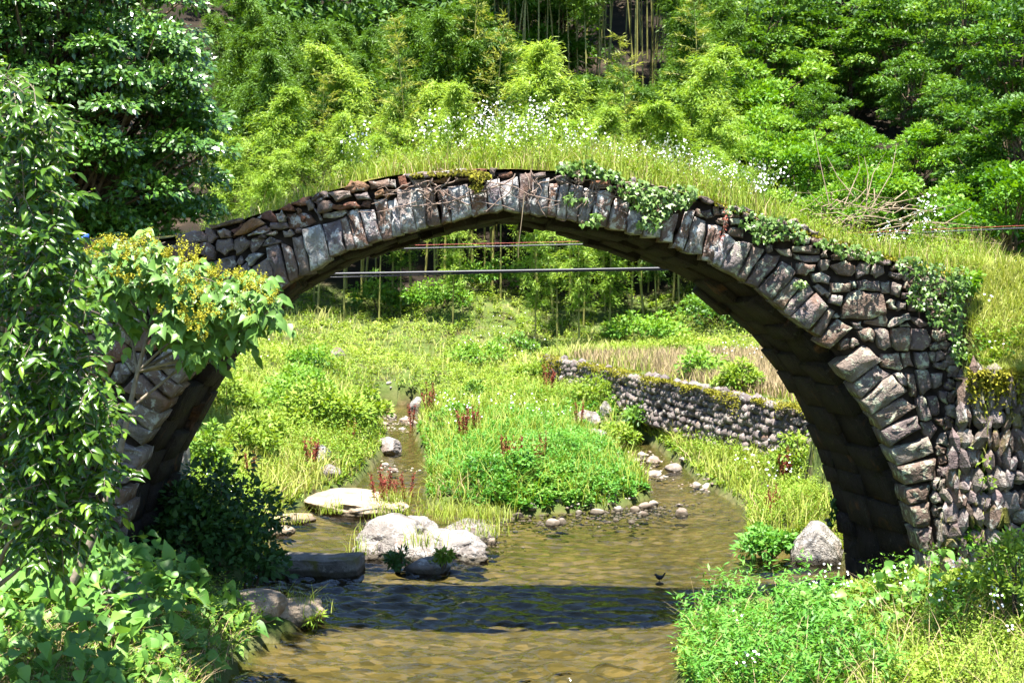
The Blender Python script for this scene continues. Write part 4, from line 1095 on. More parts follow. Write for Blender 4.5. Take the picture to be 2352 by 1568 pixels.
def tree_mesh(seed, mat, H=8.0, trunk=.16, rx=2.6, rz=3.0, cz=5.2, ncl=46, per=240, L=.20, W=.10, bark='bark', flat=.75, limb=2):
    global rng
    keep_rng = rng; rng = np.random.default_rng(seed)
    tk = MB(); lf = MB()
    C = rand_unit(ncl) * (rng.uniform(.25, 1, (ncl, 1)) ** .45)
    lump = 1 + .25 * np.sin(C[:, :1] * 5 + seed) + .2 * np.cos(C[:, 1:2] * 4 + C[:, 2:3] * 3)
    C = C * lump * (rx, rx, rz) + (0, 0, cz)
    top = np.array((rng.normal(0, .3), rng.normal(0, .3), cz + rz * .3))
    T = np.linspace(0, 1, 8)[:, None] * top + np.column_stack([.12 * np.sin(np.linspace(0, 4, 8)), .1 * np.cos(np.linspace(0, 5, 8)) - .1, np.zeros(8)])
    tube(tk, T, np.linspace(trunk, trunk * .35, 8), 8)
    for c in C:
        b = T[rng.integers(limb, 8 if limb > 4 else 7)]
        mid = (b + c) / 2 + (0, 0, -.15)
        tube(tk, [b, mid, c], [trunk * .35, trunk * .22, .012], 4)
        r = rng.uniform(.55, 1.0) * rx * .34
        n = int(per * rng.uniform(.7, 1.3))
        u = rand_unit(n); u[:, 2] = np.abs(u[:, 2]) * .9 - .15
        P = c + u * (rng.uniform(.35, 1, (n, 1)) ** .5) * (r, r, r * flat)
        outw = unit(P - (0, 0, cz - .3))
        D = unit(outw * .6 + u * .5 + rng.normal(0, .5, (n, 3)) + (0, 0, -.35))
        N = unit(u * .4 + rng.normal(0, .35, (n, 3)) + (0, 0, .9))
        tint = np.clip(.42 + .2 * u[:, 2] + rng.normal(0, .13, n) + rng.normal(0, .16), 0, 1)
        s = rng.uniform(.6, 1.4, n)
        leaves(lf, P, D, N, L * s, W * s, tint)
    out = (tk.mesh('trunk', M[bark], True), lf.mesh('crown', mat))
    rng = keep_rng
    return out
TP = {'b': [tree_mesh(80 + i, M['broad'], ncl=60, per=260) for i in range(3)],
      'l': [tree_mesh(90 + i, M['broad_light'], rx=2.4, rz=2.2, cz=3.0, ncl=46, per=260, L=.18, W=.08) for i in range(2)],
      's': [tree_mesh(95, M['broad'], rx=1.9, rz=3.2, cz=5.4, ncl=30, per=170, flat=.35)]}
TH = {'b': 8.4, 'l': 5.4, 's': 8.8}
def tree(px, py, Y, kind, idx, label, group='broadleaf trees on the wooded hillside', wide=1.0):
    X = (px - CX) * Y / F; z0 = gz(X, Y) - .2
    s = (CH + (HY - py) * Y / F - z0) / TH[kind]
    s = max(.45, min(2.2, s))
    tk, lf = TP[kind][idx % len(TP[kind])]
    o = obj('broadleaf_tree', None, None, (X, Y, z0)); tag(o, label, 'tree', group)
    o.rotation_euler = (0, 0, rng.uniform(0, 6.28)); o.scale = (s * wide, s * wide, s)
    obj('trunk', tk, o); obj('crown', lf, o)
trees = [(330, -40, 66, 's', 'thin tree at the very top left beside the evergreen crown'), (455, 20, 70, 's', 'sparse tree over bare brown slope at the top left'), (395, 190, 58, 's', 'small sparse tree on the brown slope right of the evergreen'),
         (560, 0, 64, 'b', 'mid green tree above the left nodding bamboo'), (500, 170, 56, 's', 'thin dark tree just left of the tall bamboo plumes'), (640, 120, 58, 'b', 'dark leafy tree behind the left bamboo plumes'), (700, -30, 70, 'b', 'tree at the top edge left of centre'),
         (760, 60, 60, 's', 'yellowish sparse tree behind the rounded tall bamboo'), (860, -30, 68, 'b', 'tree at the top edge above the rounded tall bamboo'), (980, -30, 66, 'b', 'dark green tree between the feathery shoots at the top'), (1190, -40, 60, 'l', 'bright crown at the top edge above the dark gap'),
         (1260, -60, 62, 'l', 'light green crown hanging over the dark gap'), (1700, -30, 58, 'b', 'tree at the top right of the tall pale shoot'), (1690, 120, 52, 'l', 'light green tree under the pale feathery shoot'),
         (1790, 60, 56, 'b', 'rounded tree in the upper right quarter, left of the dark hollow'), (1780, 250, 48, 'l', 'bushy light tree right of the bamboo, above the right haunch'), (1880, -20, 60, 'b', 'tall tree at the top edge above the dark hollow'), (1960, 60, 58, 'b', 'full crown above the dark hollow on the right'),
         (1900, 240, 50, 'b', 'dark tree low at the left of the hollow on the right'), (2080, -30, 56, 'b', 'large tree at the top edge near the right corner'), (2110, 120, 50, 'b', 'broad tree right of the dark hollow'), (2230, -60, 52, 'b', 'tall tree near the top right corner'),
         (2330, -40, 46, 'b', 'tree filling the top right corner'), (2230, 170, 44, 'b', 'dark dense tree at the right edge, half way up the slope'), (2340, 200, 40, 'b', 'dark tree cut by the right edge of the picture'), (2000, 300, 46, 'l', 'pale green bush above the heap of dry branches'),
         (2120, 290, 44, 'l', 'light shrubby tree behind the dry branches'), (2230, 380, 40, 'l', 'green shrub at the right above the falling cable'), (1860, 340, 44, 'l', 'soft green shrub above the right haunch grass'), (2330, 400, 36, 'l', 'drooping light tree at the right edge above the cable'),
         (1740, 330, 44, 'l', 'light shrub between bamboo and the dry branches'), (1950, 400, 40, 'l', 'low yellow green shrub just behind the dry branches')]
for k, (px, py, Y, kd, lab) in enumerate(trees): tree(px, py, Y, kd, k, lab, wide=1.15 if kd != 's' else 1.0)

# the far wood that reads as one mass
lf = MB()
nc = 1100
Yc = rng.uniform(57, 92, nc); Xc = rng.uniform(-.42, .42, nc) * Yc * 1.25
zc = ground(Xc, Yc) + rng.uniform(1.0, 5.5, nc)
skip = (Xc / Yc * F + CX < 560) & (Yc < 76) & (rng.random(nc) < .75)
skip |= (abs(Xc / Yc * F + CX - 1380) < 210) & (Yc < 74)
for x, y, z in zip(Xc[~skip], Yc[~skip], zc[~skip]):
    n = 150; r = rng.uniform(.9, 2.0)
    u = rand_unit(n); u[:, 2] = np.abs(u[:, 2])
    P = np.array((x, y, z)) + u * rng.uniform(.4, 1, (n, 1)) * (r, r, r * .7)
    leaves(lf, P, unit(u + rng.normal(0, .6, (n, 3)) + (0, 0, -.4)), unit(rng.normal(0, .4, (n, 3)) + (0, -.2, .9)), rng.uniform(.3, .55, n), rng.uniform(.14, .28, n), np.clip(.4 + .3 * u[:, 2] + rng.normal(0, .15, n) + rng.normal(0, .15), 0, 1))
tag(obj('distant_wood', lf.mesh('distant_wood', M['wood'])), 'dense green wood covering the far hillside', 'wood', kind='stuff')

# dark evergreen at the left
def evergreen():
    tk = MB(); lf = MB()
    Y0 = 22.5; C0 = at(140, 250, Y0)
    ncl = 270
    C = rand_unit(ncl) * (rng.uniform(.3, 1, (ncl, 1)) ** .4)
    C[:, 1] *= 1
    C = C * (2.35, 2.3, 2.85) + C0
    C = np.concatenate([C, [at(470, 290, Y0), at(480, 350, Y0), at(455, 420, Y0), at(440, 500, Y0), at(420, 230, Y0), at(395, 120, Y0), at(330, 60, Y0), at(300, -20, Y0), at(460, 480, Y0), at(380, 490, Y0), at(300, 500, Y0), at(30, 20, Y0), at(60, 60, Y0), at(20, -20, Y0), at(80, 0, Y0), at(10, 90, Y0), at(110, -20, Y0)]])
    g0 = gz(C0[0], Y0)
    T = np.array([(C0[0], Y0, g0), (C0[0] + .1, Y0, g0 + 1.5), (C0[0] - .1, Y0, C0[2] - 1), (C0[0], Y0, C0[2] + 1)])
    T = np.array([[np.interp(t, [0, .33, .66, 1], T[:, i]) for i in range(3)] for t in np.linspace(0, 1, 10)])
    tube(tk, T - T[0], np.linspace(.22, .07, 10), 10)
    for c in C:
        b = T[rng.integers(4, 9)]
        tube(tk, np.array([b, (b + c) / 2 - (0, 0, .1), c]) - T[0], [.06, .04, .012], 4)
        n = int(330 * rng.uniform(.7, 1.3)); r = rng.uniform(.38, .66)
        u = rand_unit(n); u[:, 2] = np.abs(u[:, 2]) - .2
        P = c + u * (rng.uniform(.3, 1, (n, 1)) ** .5) * (r, r, r * .55)
        D = unit(u * .8 + rng.normal(0, .45, (n, 3)) + (0, -.15, -.45))
        N = unit(u * .45 + rng.normal(0, .35, (n, 3)) + (0, -.6, .7))
        s = rng.uniform(.75, 1.25, n)
        leaves(lf, P - T[0], D, N, .105 * s, .055 * s, np.clip(.42 + .25 * u[:, 2] + rng.normal(0, .2, n), 0, 1), .1)
    o = obj('evergreen_tree', None, None, T[0]); tag(o, 'large dark evergreen tree with glossy glinting leaves at the upper left', 'tree')
    obj('trunk', tk.mesh('trunk', M['bark'], True), o); obj('crown', lf.mesh('crown', M['camphor']), o)
evergreen()

# ------------------------------------------------------------------ shrubs
def shrub(px, py, Y, rx, h, mat, n, L, W, label, name='bush', group=None, ry=None, up=.2, stems=5, dead=False):
    """dome of leaves standing on the ground; px,py ignored vertically except through the ground"""
    X = (px - CX) * Y / F; z0 = max(gz(X, Y), float(wl(Y))) - .03
    lf = MB(); st = MB()
    ry = ry or rx
    ncl = max(5, n // 45)
    a = rng.uniform(0, 6.28, ncl); rr = np.sqrt(rng.uniform(0, 1, ncl)); hh = h * (1 - .55 * rr ** 2) * rng.uniform(.55, 1.05, ncl)
    C = np.column_stack([np.cos(a) * rr * rx, np.sin(a) * rr * ry, hh])
    for c in C:
        m = max(6, int(n / ncl * rng.uniform(.7, 1.3)))
        u = rand_unit(m); r = min(rx, h) * rng.uniform(.22, .36)
        P = c + u * rng.uniform(.2, 1, (m, 1)) ** .5 * (r, r, r * .8); P[:, 2] = np.maximum(P[:, 2], .02)
        D = unit(u + rng.normal(0, .4, (m, 3)) + (c[0] / rx * .4, c[1] / ry * .4, up - .3))
        N = unit(u * .4 + rng.normal(0, .3, (m, 3)) + (0, -.15, .8))
        s = rng.uniform(.7, 1.3, m)
        leaves(lf, P, D, N, L * s, W * s, np.clip(.45 + .2 * u[:, 2] + .15 * c[2] / h + rng.normal(0, .14, m), 0, 1))
    for c in C[:stems]: tube(st, [(c[0] * .2, c[1] * .2, 0), c * .6, c], [.014, .01, .004], 4)
    o = obj(name, None, None, (X, Y, z0)); tag(o, label, 'bush', group)
    obj('foliage', lf.mesh('foliage', mat), o); obj('stem', st.mesh('stem', M['bark']), o)
    return o
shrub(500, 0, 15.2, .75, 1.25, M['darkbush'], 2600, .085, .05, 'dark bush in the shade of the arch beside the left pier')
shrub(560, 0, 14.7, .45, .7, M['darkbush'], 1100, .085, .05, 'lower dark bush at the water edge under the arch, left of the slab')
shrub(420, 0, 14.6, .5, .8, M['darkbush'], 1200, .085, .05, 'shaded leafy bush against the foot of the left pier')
shrub(1762, 0, 17.0, .34, .38, M['mugwort'], 1100, .075, .04, 'round light green bush at the water edge before the white boulder')
shrub(745, 0, 25.5, .75, .85, M['meadow'], 2600, .10, .055, 'broad leafy bush on the left bank beside the narrow channel')
shrub(830, 0, 27.0, .5, .8, M['meadow'], 1500, .10, .05, 'bush overhanging the left channel from the left bank')
shrub(690, 0, 29, .6, .8, M['broad_light'], 1500, .10, .05, 'taller green bush behind the broad one on the left bank')
shrub(560, 0, 22, .5, .6, M['meadow'], 1400, .08, .04, 'yellow green bush on the left bank near the pier')
shrub(1500, 0, 27.6, .5, .55, M['broad'], 1600, .09, .045, 'dark green bush at the foot of the terrace wall')
shrub(1370, 0, 29.5, .5, .5, M['meadow'], 1300, .09, .04, 'pale bush before the far end of the terrace wall')
shrub(1620, 0, 27.3, .5, .65, M['broad_light'], 1100, .09, .045, 'green bush against the middle of the terrace wall')
shrub(1830, 0, 20.8, .4, .6, M['meadow'], 1100, .07, .035, 'leafy bush before the near end of the terrace wall, left of the pier')
shrub(1085, 0, 30.5, .28, .4, M['broad'], 500, .07, .035, 'small round dark bush at the back of the island')
shrub(870, 0, 43.5, .8, 1.2, M['broad'], 1300, .13, .07, 'dark shrub at the edge of the grove inside the arch')
shrub(1000, 0, 42.5, .9, .9, M['broad_light'], 1200, .13, .06, 'bright weedy shrub in the middle of the far meadow')
shrub(1120, 0, 44.5, 1.3, 1.0, M['broad_light'], 1800, .13, .06, 'sunlit mound of creepers left of the leafy bamboo')
shrub(1480, 0, 39.5, 1.1, .8, M['broad_light'], 1900, .12, .07, 'leafy light shrub below the yellow bamboo stems')
shrub(1650, 0, 40.5, 1.2, 1.0, M['broad'], 1900, .12, .07, 'green shrub on the slope at the right inside the arch')
shrub(1180, 0, 38.2, .6, .5, M['broad'], 800, .10, .05, 'low dark shrub in the shade at the end of the meadow')
for px_, Y_, rx_, h_, mt_, lab_ in ((600, 23.5, .45, .55, 'meadow', 'mid height bush on the left bank right of the pier'), (650, 27, .5, .7, 'broad_light', 'leafy bush on the left bank behind the broad one, nearer the pier'),
        (520, 26, .5, .7, 'meadow', 'bush at the left of the meadow seen past the pier edge'), (470, 19.5, .35, .9, 'broad', 'tall dark weed clump right against the back of the left pier'), (720, 34, .6, .6, 'broad_light', 'low bush at the left of the far meadow'),
        (1230, 33.5, .5, .45, 'meadow', 'pale low bush left of the terrace wall corner'), (1100, 36.5, .8, .6, 'broad_light', 'spreading bush in the middle of the far meadow'), (1420, 27.2, .35, .4, 'meadow', 'small bush at the bend of the right channel'),
        (1700, 24.5, .4, .5, 'meadow', 'bush half way along the near stretch of terrace wall'), (1560, 36, .5, .4, 'meadow', 'green weed clump in the dry terrace field'), (1690, 41, 1.0, .8, 'broad_light', 'light bush high on the slope at the right inside the arch')):
    shrub(px_, 0, Y_, rx_, h_, M[mt_], 1300, .09, .042, lab_)
shrub(915, 0, 16.1, .16, .32, M['darkbush'], 420, .07, .022, 'small dark weed clump growing by the end of the slab')
shrub(1015, 0, 16.1, .12, .30, M['meadow'], 260, .07, .03, 'small leafy weed beside the dark wet rock')
shrub(725, 0, 13.6, .14, .16, M['meadow'], 200, .07, .02, 'tuft of leaves on the tip of the near left rock')

# trees just outside the frame whose crowns shade the two ends of the bridge
for nm_, X_, Y_, lab_, kw in (('overhanging_tree', 5.4, 9.3, 'tree beyond the right edge whose crown dapples the wing wall with shade', dict(rx=1.9, rz=1.0, cz=8.2, ncl=44, per=150, L=.16, W=.08, limb=6)),
                              ('overhanging_tree', -5.0, 12.3, 'tree beyond the left edge whose crown shades the left pier', dict(rx=2.5, rz=.9, cz=8.2, ncl=95, per=210, L=.16, W=.08, limb=6))):
    tk_, lf_ = tree_mesh(int(500 + X_), M['broad'], trunk=.12, **kw)
    o = obj(nm_, None, None, (X_, Y_, gz(X_, Y_) - .1)); tag(o, lab_, 'tree')
    obj('trunk', tk_, o); obj('crown', lf_, o)

for px_, Y_, rx_, h_, lab_ in ((2195, 12.95, .16, .42, 'leafy creeper bush hiding the right end of the bridge face'), (2235, 12.75, .2, .3, 'light bush on the bank where the bridge meets the wing wall'), (2215, 13.3, .2, .35, 'bush on top of the bank beside the end of the bridge')):
    shrub(px_, 0, Y_, rx_, h_, M['broad_light'], 700, .05, .028, lab_)
# ------------------------------------------------------------------ meadow, island, banks (uncountable growth)
def sample_ground(n, px0, px1, Y0, Y1, dmin=.06):
    """points on the ground spread evenly as seen in the picture"""
    px = rng.uniform(px0, px1, n); Y = 1 / rng.uniform(1 / Y1, 1 / Y0, n)
    X = (px - CX) * Y / F
    d = sd_water(X, Y)
    inbridge = (Y > 13.0) & (Y < 15.6) & ((X < -3.5) | (X > 3.5))
    ok = (d > dmin) & ~inbridge
    X, Y, d, px = X[ok], Y[ok], d[ok], px[ok]
    return np.column_stack([X, Y, ground(X, Y) - .02]), d, px

def zone(P):
    s = (P[:, 0] - WA[0]) * .963 + (P[:, 1] - WA[1]) * .276
    u = (P[:, 0] - WA[0]) * .276 - (P[:, 1] - WA[1]) * .963
    terr = (s > .2) & (u > 0)
    isl = (P[:, 0] > -2.0) & (P[:, 0] < 2.2) & (P[:, 1] > 19.5) & (P[:, 1] < 28.5) & ~terr
    return terr, isl

def patchy(P, s, seed): return .5 + .5 * wav(P[:, 0], P[:, 1], s, seed) * 1.6

# leafy weeds of the meadow and banks
mb = MB()
P, d, px = sample_ground(17000, 380, 1960, 16.0, 47, .02)
terr, isl = zone(P)
k = ~terr & ~isl & ((P[:, 1] < 46) | (P[:, 0] > 5.2))
P, d = P[k], d[k]
pt = np.clip(patchy(P, .9, 21), 0, 1)
farf = sst(P[:, 1], 26, 38)
H = rng.uniform(.6, 1.3, len(P)) * (.13 + .42 * pt ** 2.2) * np.clip(d * 2.2 + .35, 0, 1)
LS = np.interp(P[:, 1], [16, 28, 46], [.07, .095, .15])[:, None] * (.7 + .6 * np.clip(patchy(P, 1.7, 61), 0, 1))[:, None]
weeds(mb, P, H, 20, LS, LS * .42, np.clip(.47 + .45 * (np.clip(patchy(P, 1.3, 87), 0, 1) - .5) + .2 * farf + rng.normal(0, .1, len(P)), 0, 1), .2, .16)
tag(obj('meadow_weeds', mb.mesh('meadow_weeds', M['meadow'])), 'bright green weeds covering the meadow and both stream banks', 'weeds', kind='stuff')

mb = MB()
P, d, px = sample_ground(52000, 380, 1960, 16.5, 47)
terr, isl = zone(P)
k = (~terr & ~isl & ((P[:, 1] < 43) | (P[:, 0] > 5.2))) | (terr & (rng.random(len(P)) < .25))
P, d = P[k], d[k]
pt = np.clip(patchy(P, 1.1, 33), 0, 1)
H = rng.uniform(.12, .42, len(P)) * (.5 + .8 * pt)
grass(mb, P, H, rng.uniform(.010, .02, len(P)) * (1 + P[:, 1] / 60), rng.uniform(.2, .9, len(P)), np.clip(.35 + .4 * pt + .15 * sst(P[:, 1], 24, 40) + rng.normal(0, .14, len(P)), 0, 1))
tag(obj('meadow_grass', mb.mesh('meadow_grass', M['grass'])), 'tall light grass among the meadow weeds', 'grass', kind='stuff')

mb = MB()
P, d, px = sample_ground(60000, 1200, 1960, 20, 42)
terr, isl = zone(P)
s = (P[:, 0] - WA[0]) * .963 + (P[:, 1] - WA[1]) * .276
P = P[terr & (P[:, 1] < 37) & (s > .5)]
grass(mb, P, rng.uniform(.15, .38, len(P)), rng.uniform(.012, .022, len(P)), rng.uniform(.1, .6, len(P)), np.clip(.5 + rng.normal(0, .2, len(P)), 0, 1))
Pb, d, px = sample_ground(9000, 380, 1960, 16.5, 30, .02)
kk = (d < .55) & (patchy(Pb, 1.7, 5) > .5)
grass(mb, Pb[kk], rng.uniform(.15, .40, kk.sum()), .012, rng.uniform(.6, 1.3, kk.sum()), np.clip(.45 + rng.normal(0, .2, kk.sum()), 0, 1), 3)
tag(obj('dry_grass', mb.mesh('dry_grass', M['drygrass'])), 'tan dry grass on the terrace and along the water edge', 'grass', kind='stuff')

mb = MB()
P, d, px = sample_ground(26000, 380, 1960, 15.6, 34, .0)
P = P[d < .22]
grass(mb, P, rng.uniform(.10, .30, len(P)), .010 + P[:, 1] * .0003, rng.uniform(.5, 1.2, len(P)), np.clip(.4 + rng.normal(0, .2, len(P)), 0, 1))
tag(obj('water_edge_grass', mb.mesh('water_edge_grass', M['grass'])), 'green grass fringe leaning over the edge of the stream', 'grass', kind='stuff')

# the island's leafy mass
mb = MB()
n = 4600
X = rng.uniform(-1.9, 2.2, n); Y = 1 / rng.uniform(1 / 32., 1 / 19.9, n)
d = sd_water(X, Y); P = np.column_stack([X, Y, ground(X, Y) - .02]); terr, _ = zone(P)
k = (d > .03) & ~terr & (rng.random(n) < np.clip(patchy(P, 2.6, 53) * 1.5 + .25 - .25 * sst(Y, 22, 27), .12, 1))
P, d = P[k], d[k]
pt = np.clip(patchy(P, 2.2, 41), 0, 1)
bc = np.column_stack([rng.uniform(-1.8, 2.2, 34), rng.uniform(20.2, 29, 34)]); br_ = rng.uniform(.22, .55, 34); bh = rng.uniform(.15, .85, 34)
bump = np.max(bh[None] * np.exp(-np.sum((P[:, None, :2] - bc[None]) ** 2, 2) / br_[None] ** 2), 1)
H = rng.uniform(.7, 1.35, len(P)) * (.20 + .42 * bump) * np.clip(.55 + d * .7, 0, 1) * (.75 + .4 * pt) * (1 - .45 * sst(P[:, 1], 22.5, 27)) * (.7 + .6 * np.clip(patchy(P, 4.0, 19), 0, 1))
LS = (.07 + .085 * np.clip(patchy(P, 3.0, 29), 0, 1))[:, None]
weeds(mb, P, H, 30, LS, LS * .45, np.clip(.45 + .45 * (pt - .5) + rng.normal(0, .13, len(P)), 0, 1), .15, .13)
tag(obj('island_plants', mb.mesh('island_plants', M['mugwort'])), 'dense bright green leafy plants covering the low island', 'plants', kind='stuff')
mb = MB()
P, d, px = sample_ground(4500, 940, 1500, 20, 31, .02)
grass(mb, P, rng.uniform(.3, .6, len(P)), .014, rng.uniform(.3, .9, len(P)), np.clip(.45 + rng.normal(0, .2, len(P)), 0, 1))
tag(obj('island_grass', mb.mesh('island_grass', M['grass'])), 'thin grass standing among the island plants', 'grass', kind='stuff')
# tiny white flowers scattered through the meadow
def discs(mb, P, r, N=None):
    n = len(P)
    N = unit(rng.normal(0, .45, (n, 3)) + (0, -.55, .8)) if N is None else N
    a = unit(np.cross(N, rng.normal(0, 1, (n, 3)))); b = np.cross(N, a)
    ang = np.arange(6) * np.pi / 3
    V = P[:, None] + np.broadcast_to(r, (n,))[:, None, None] * (np.cos(ang)[None, :, None] * a[:, None] + np.sin(ang)[None, :, None] * b[:, None])
    mb.add(V.reshape(-1, 3), np.arange(n * 6).reshape(-1, 6))
mb = MB()
P, d, px = sample_ground(3600, 400, 1960, 17, 44, .3)
k = patchy(P, .75, 77) > .72
P = P[k]; P[:, 2] += rng.uniform(.25, .5, len(P))
discs(mb, P, rng.uniform(.009, .017, len(P)))
tag(obj('meadow_flowers', mb.mesh('meadow_flowers', M['petal'])), 'tiny white flowers dotted over the meadow', 'flowers', kind='stuff')
# grass round the boulders
mb = MB()
for px, Y, n, r in [(1090, 18.4, 260, .32), (900, 18.6, 90, .2), (860, 17.7, 60, .12), (1030, 18.7, 160, .22), (760, 19.6, 60, .1), (905, 19.8, 150, .16), (975, 16.5, 60, .12), (1110, 17.9, 120, .2), (640, 18.8, 90, .2), (830, 16.6, 40, .08), (700, 13.7, 70, .14), (640, 13.9, 40, .08)]:
    X0 = (px - CX) * Y / F
    Pg = np.column_stack([X0 + rng.normal(0, r, n), Y + rng.normal(0, r * .7, n), np.full(n, .10 + (.12 if 870 < px < 1100 else 0))])
    grass(mb, Pg, rng.uniform(.12, .34, n), .009, rng.uniform(.3, 1.0, n), np.clip(.45 + rng.normal(0, .18, n), 0, 1))
tag(obj('boulder_grass', mb.mesh('boulder_grass', M['grass'])), 'tufts of green grass growing between the mid stream boulders', 'grass', kind='stuff')

# ------------------------------------------------------------------ growth on top of the bridge
mb = MB(); dry = MB()
n = 15000
X = rng.uniform(-3.2, 4.9, n); yy = rng.uniform(.05, BW - .05, n)
k = rng.random(n) < np.interp(X, [-3.2, -2.2, -1.2, 0, 2, 4.9], [.2, .45, .75, 1, 1, 1])
X, yy = X[k], yy[k]; Y = YF + yy
z = np.where(X < 4.15, deck_z(X) - .02 + .05 * np.sin(np.pi * yy / BW), ground(X, Y)) - .01
P = np.column_stack([X, Y, z])
hh = (.45 + 1.0 * np.clip(.5 + .9 * wav(X, yy, 2.6, 44), 0, 1)) * np.interp(X, [-3.2, -2, -.8, .3, 1.6, 4.9], [.12, .18, .28, .36, .30, .24]) * np.interp(yy, [0, .2, .8, 2.1], [.35, .7, 1.1, 1.15])
dr = rng.random(len(X)) < .14
grass(mb, P[~dr], hh[~dr] * rng.uniform(.6, 1.4, (~dr).sum()), .008, rng.uniform(.15, .8, (~dr).sum()), np.clip(.42 + rng.normal(0, .2, (~dr).sum()), 0, 1))
grass(dry, P[dr], hh[dr] * rng.uniform(.7, 1.6, dr.sum()), .007, rng.uniform(.2, .9, dr.sum()), np.clip(.6 + rng.normal(0, .2, dr.sum()), 0, 1))
tag(obj('bridge_grass', mb.mesh('bridge_grass', M['grass'])), 'light green grass growing thick along the top of the bridge', 'grass', kind='stuff')
tag(obj('bridge_dry_grass', dry.mesh('bridge_dry_grass', M['drygrass'])), 'dry straw coloured grass stalks mixed in on the bridge top', 'grass', kind='stuff')
mb = MB()
n = 850
X = rng.uniform(-1.9, 4.6, n); yy = rng.uniform(.15, BW - .1, n)
P = np.column_stack([X, YF + yy, np.where(X < 4.15, deck_z(X) - .02, ground(X, YF + yy))])
weeds(mb, P, rng.uniform(.15, .5, n) * np.interp(X, [-1.9, -.6, 2, 4.6], [.5, 1, 1, .7]), 26, .06, .02, np.clip(.5 + rng.normal(0, .1, n), 0, 1), .35, .10)
tag(obj('bridge_weeds', mb.mesh('bridge_weeds', M['meadow'])), 'leafy weeds between the grasses on the bridge top', 'weeds', kind='stuff')
# moss along the front edge of the deck
mb = MB()
n = 9000
X = rng.uniform(-2.5, 4.2, n)
k = (wav(X, X * 0, 2.2, 9) > -.02) & ((np.abs(X) < 2.3) | (X > 1.5) | (rng.random(n) < .3)); X = X[k]; n = len(X)
yy = rng.uniform(-.05, .30, n) ** 1.0
P = np.column_stack([X, YF + yy, deck_z(X) - .045 + .035 * sst(yy, -.05, .06) + rng.normal(0, .008, n)])
leaves(mb, P, unit(rng.normal(0, .5, (n, 3)) + (0, -.3, .6)), rand_unit(n), rng.uniform(.02, .038, n), .016, np.clip(.6 + .35 * wav(X, yy, 5, 3) + rng.normal(0, .15, n), 0, 1))
tag(obj('edge_moss', mb.mesh('edge_moss', M['moss'])), 'yellow green moss cushions along the front edge of the bridge top', 'moss', kind='stuff')

# white fleabane plants
def flea_mesh(seed):
    global rng
    keep_rng = rng; rng = np.random.default_rng(seed)
    st, fl, lf = MB(), MB(), MB()
    top = np.array((rng.normal(0, .05), rng.normal(0, .05), .55))
    tube(st, [(0, 0, 0), top * .5 + (.01, 0, 0), top], [.006, .005, .004], 4)
    heads = []
    for k in range(9):
        b = top * rng.uniform(.55, 1.0)
        a = rng.uniform(0, 6.28); e = b + np.array((math.cos(a) * .09, math.sin(a) * .09, rng.uniform(.03, .13)))
        tube(st, [b, (b + e) / 2 + (0, 0, -.01), e], [.003, .0025, .002], 3)
        for q in range(3): heads.append(e + rng.normal(0, .028, 3))
    heads = np.array(heads)
    discs(fl, heads, rng.uniform(.007, .0125, len(heads)))
    weeds(lf, np.zeros((1, 3)), .5, 26, .08, .016, .6, .5, .02)
    r = (st.mesh('stem', M['bamboo']), fl.mesh('flower_heads', M['petal']), lf.mesh('leaf', M['meadow']))
    rng = keep_rng
    return r
FM = [flea_mesh(300 + i) for i in range(6)]
def fleabane(px, py, dY, label, group):
    Y = YF + dY; X = (px - CX) * Y / F
    z0 = (deck_z(X) if X < 4.15 else gz(X, Y)) - .02
    tz = CH + (HY - py) * Y / F
    s = float(np.clip((tz - z0) / .66, .45, 1.6))
    a, b, c = FM[rng.integers(6)]
    o = obj('fleabane', None, None, (X, Y, z0)); tag(o, label, 'flower', group)
    o.rotation_euler = (rng.normal(0, .12), rng.normal(0, .12), rng.uniform(0, 6.28)); o.scale = (max(s, .8), max(s, .8), s)
    s_ = obj('stem', a, o); obj('flower_heads', b, s_)['kind'] = 'stuff'; obj('leaf', c, s_)['kind'] = 'stuff'
for (px, py) in [(800, 260), (835, 300), (820, 325), (850, 310)]: fleabane(px, py, rng.uniform(.6, 1.8), 'white fleabane in the small cluster at the left end of the flowers', 'fleabanes in the small left cluster')
for k in range(34): fleabane(rng.uniform(985, 1290), rng.uniform(215, 330) if k > 5 else rng.uniform(225, 250), rng.uniform(.35, 1.95), 'white fleabane in the dense drift over the crown of the arch', 'fleabanes over the crown')
fleabane(1150, 210, 1.4, 'tallest white fleabane, above the crown of the arch', 'fleabanes over the crown')
for k in range(34): fleabane(*(lambda x: (x, 255 + (x - 1290) * .16 + rng.uniform(0, 70)))(rng.uniform(1290, 1640)), rng.uniform(.35, 1.95), 'white fleabane in the drift right of the crown', 'fleabanes right of the crown')
for k in range(14): fleabane(*(lambda x: (x, 320 + (x - 1640) * .36 + rng.uniform(0, 50)))(rng.uniform(1640, 1830)), rng.uniform(.35, 1.95), 'white fleabane in the thin drift on the right slope of the bridge', 'fleabanes on the right slope')
for k in range(9): fleabane(rng.uniform(2010, 2180), rng.uniform(440, 520), rng.uniform(1.2, 2.0), 'white fleabane near the heap of dry branches on the right', 'fleabanes near the dry branches')

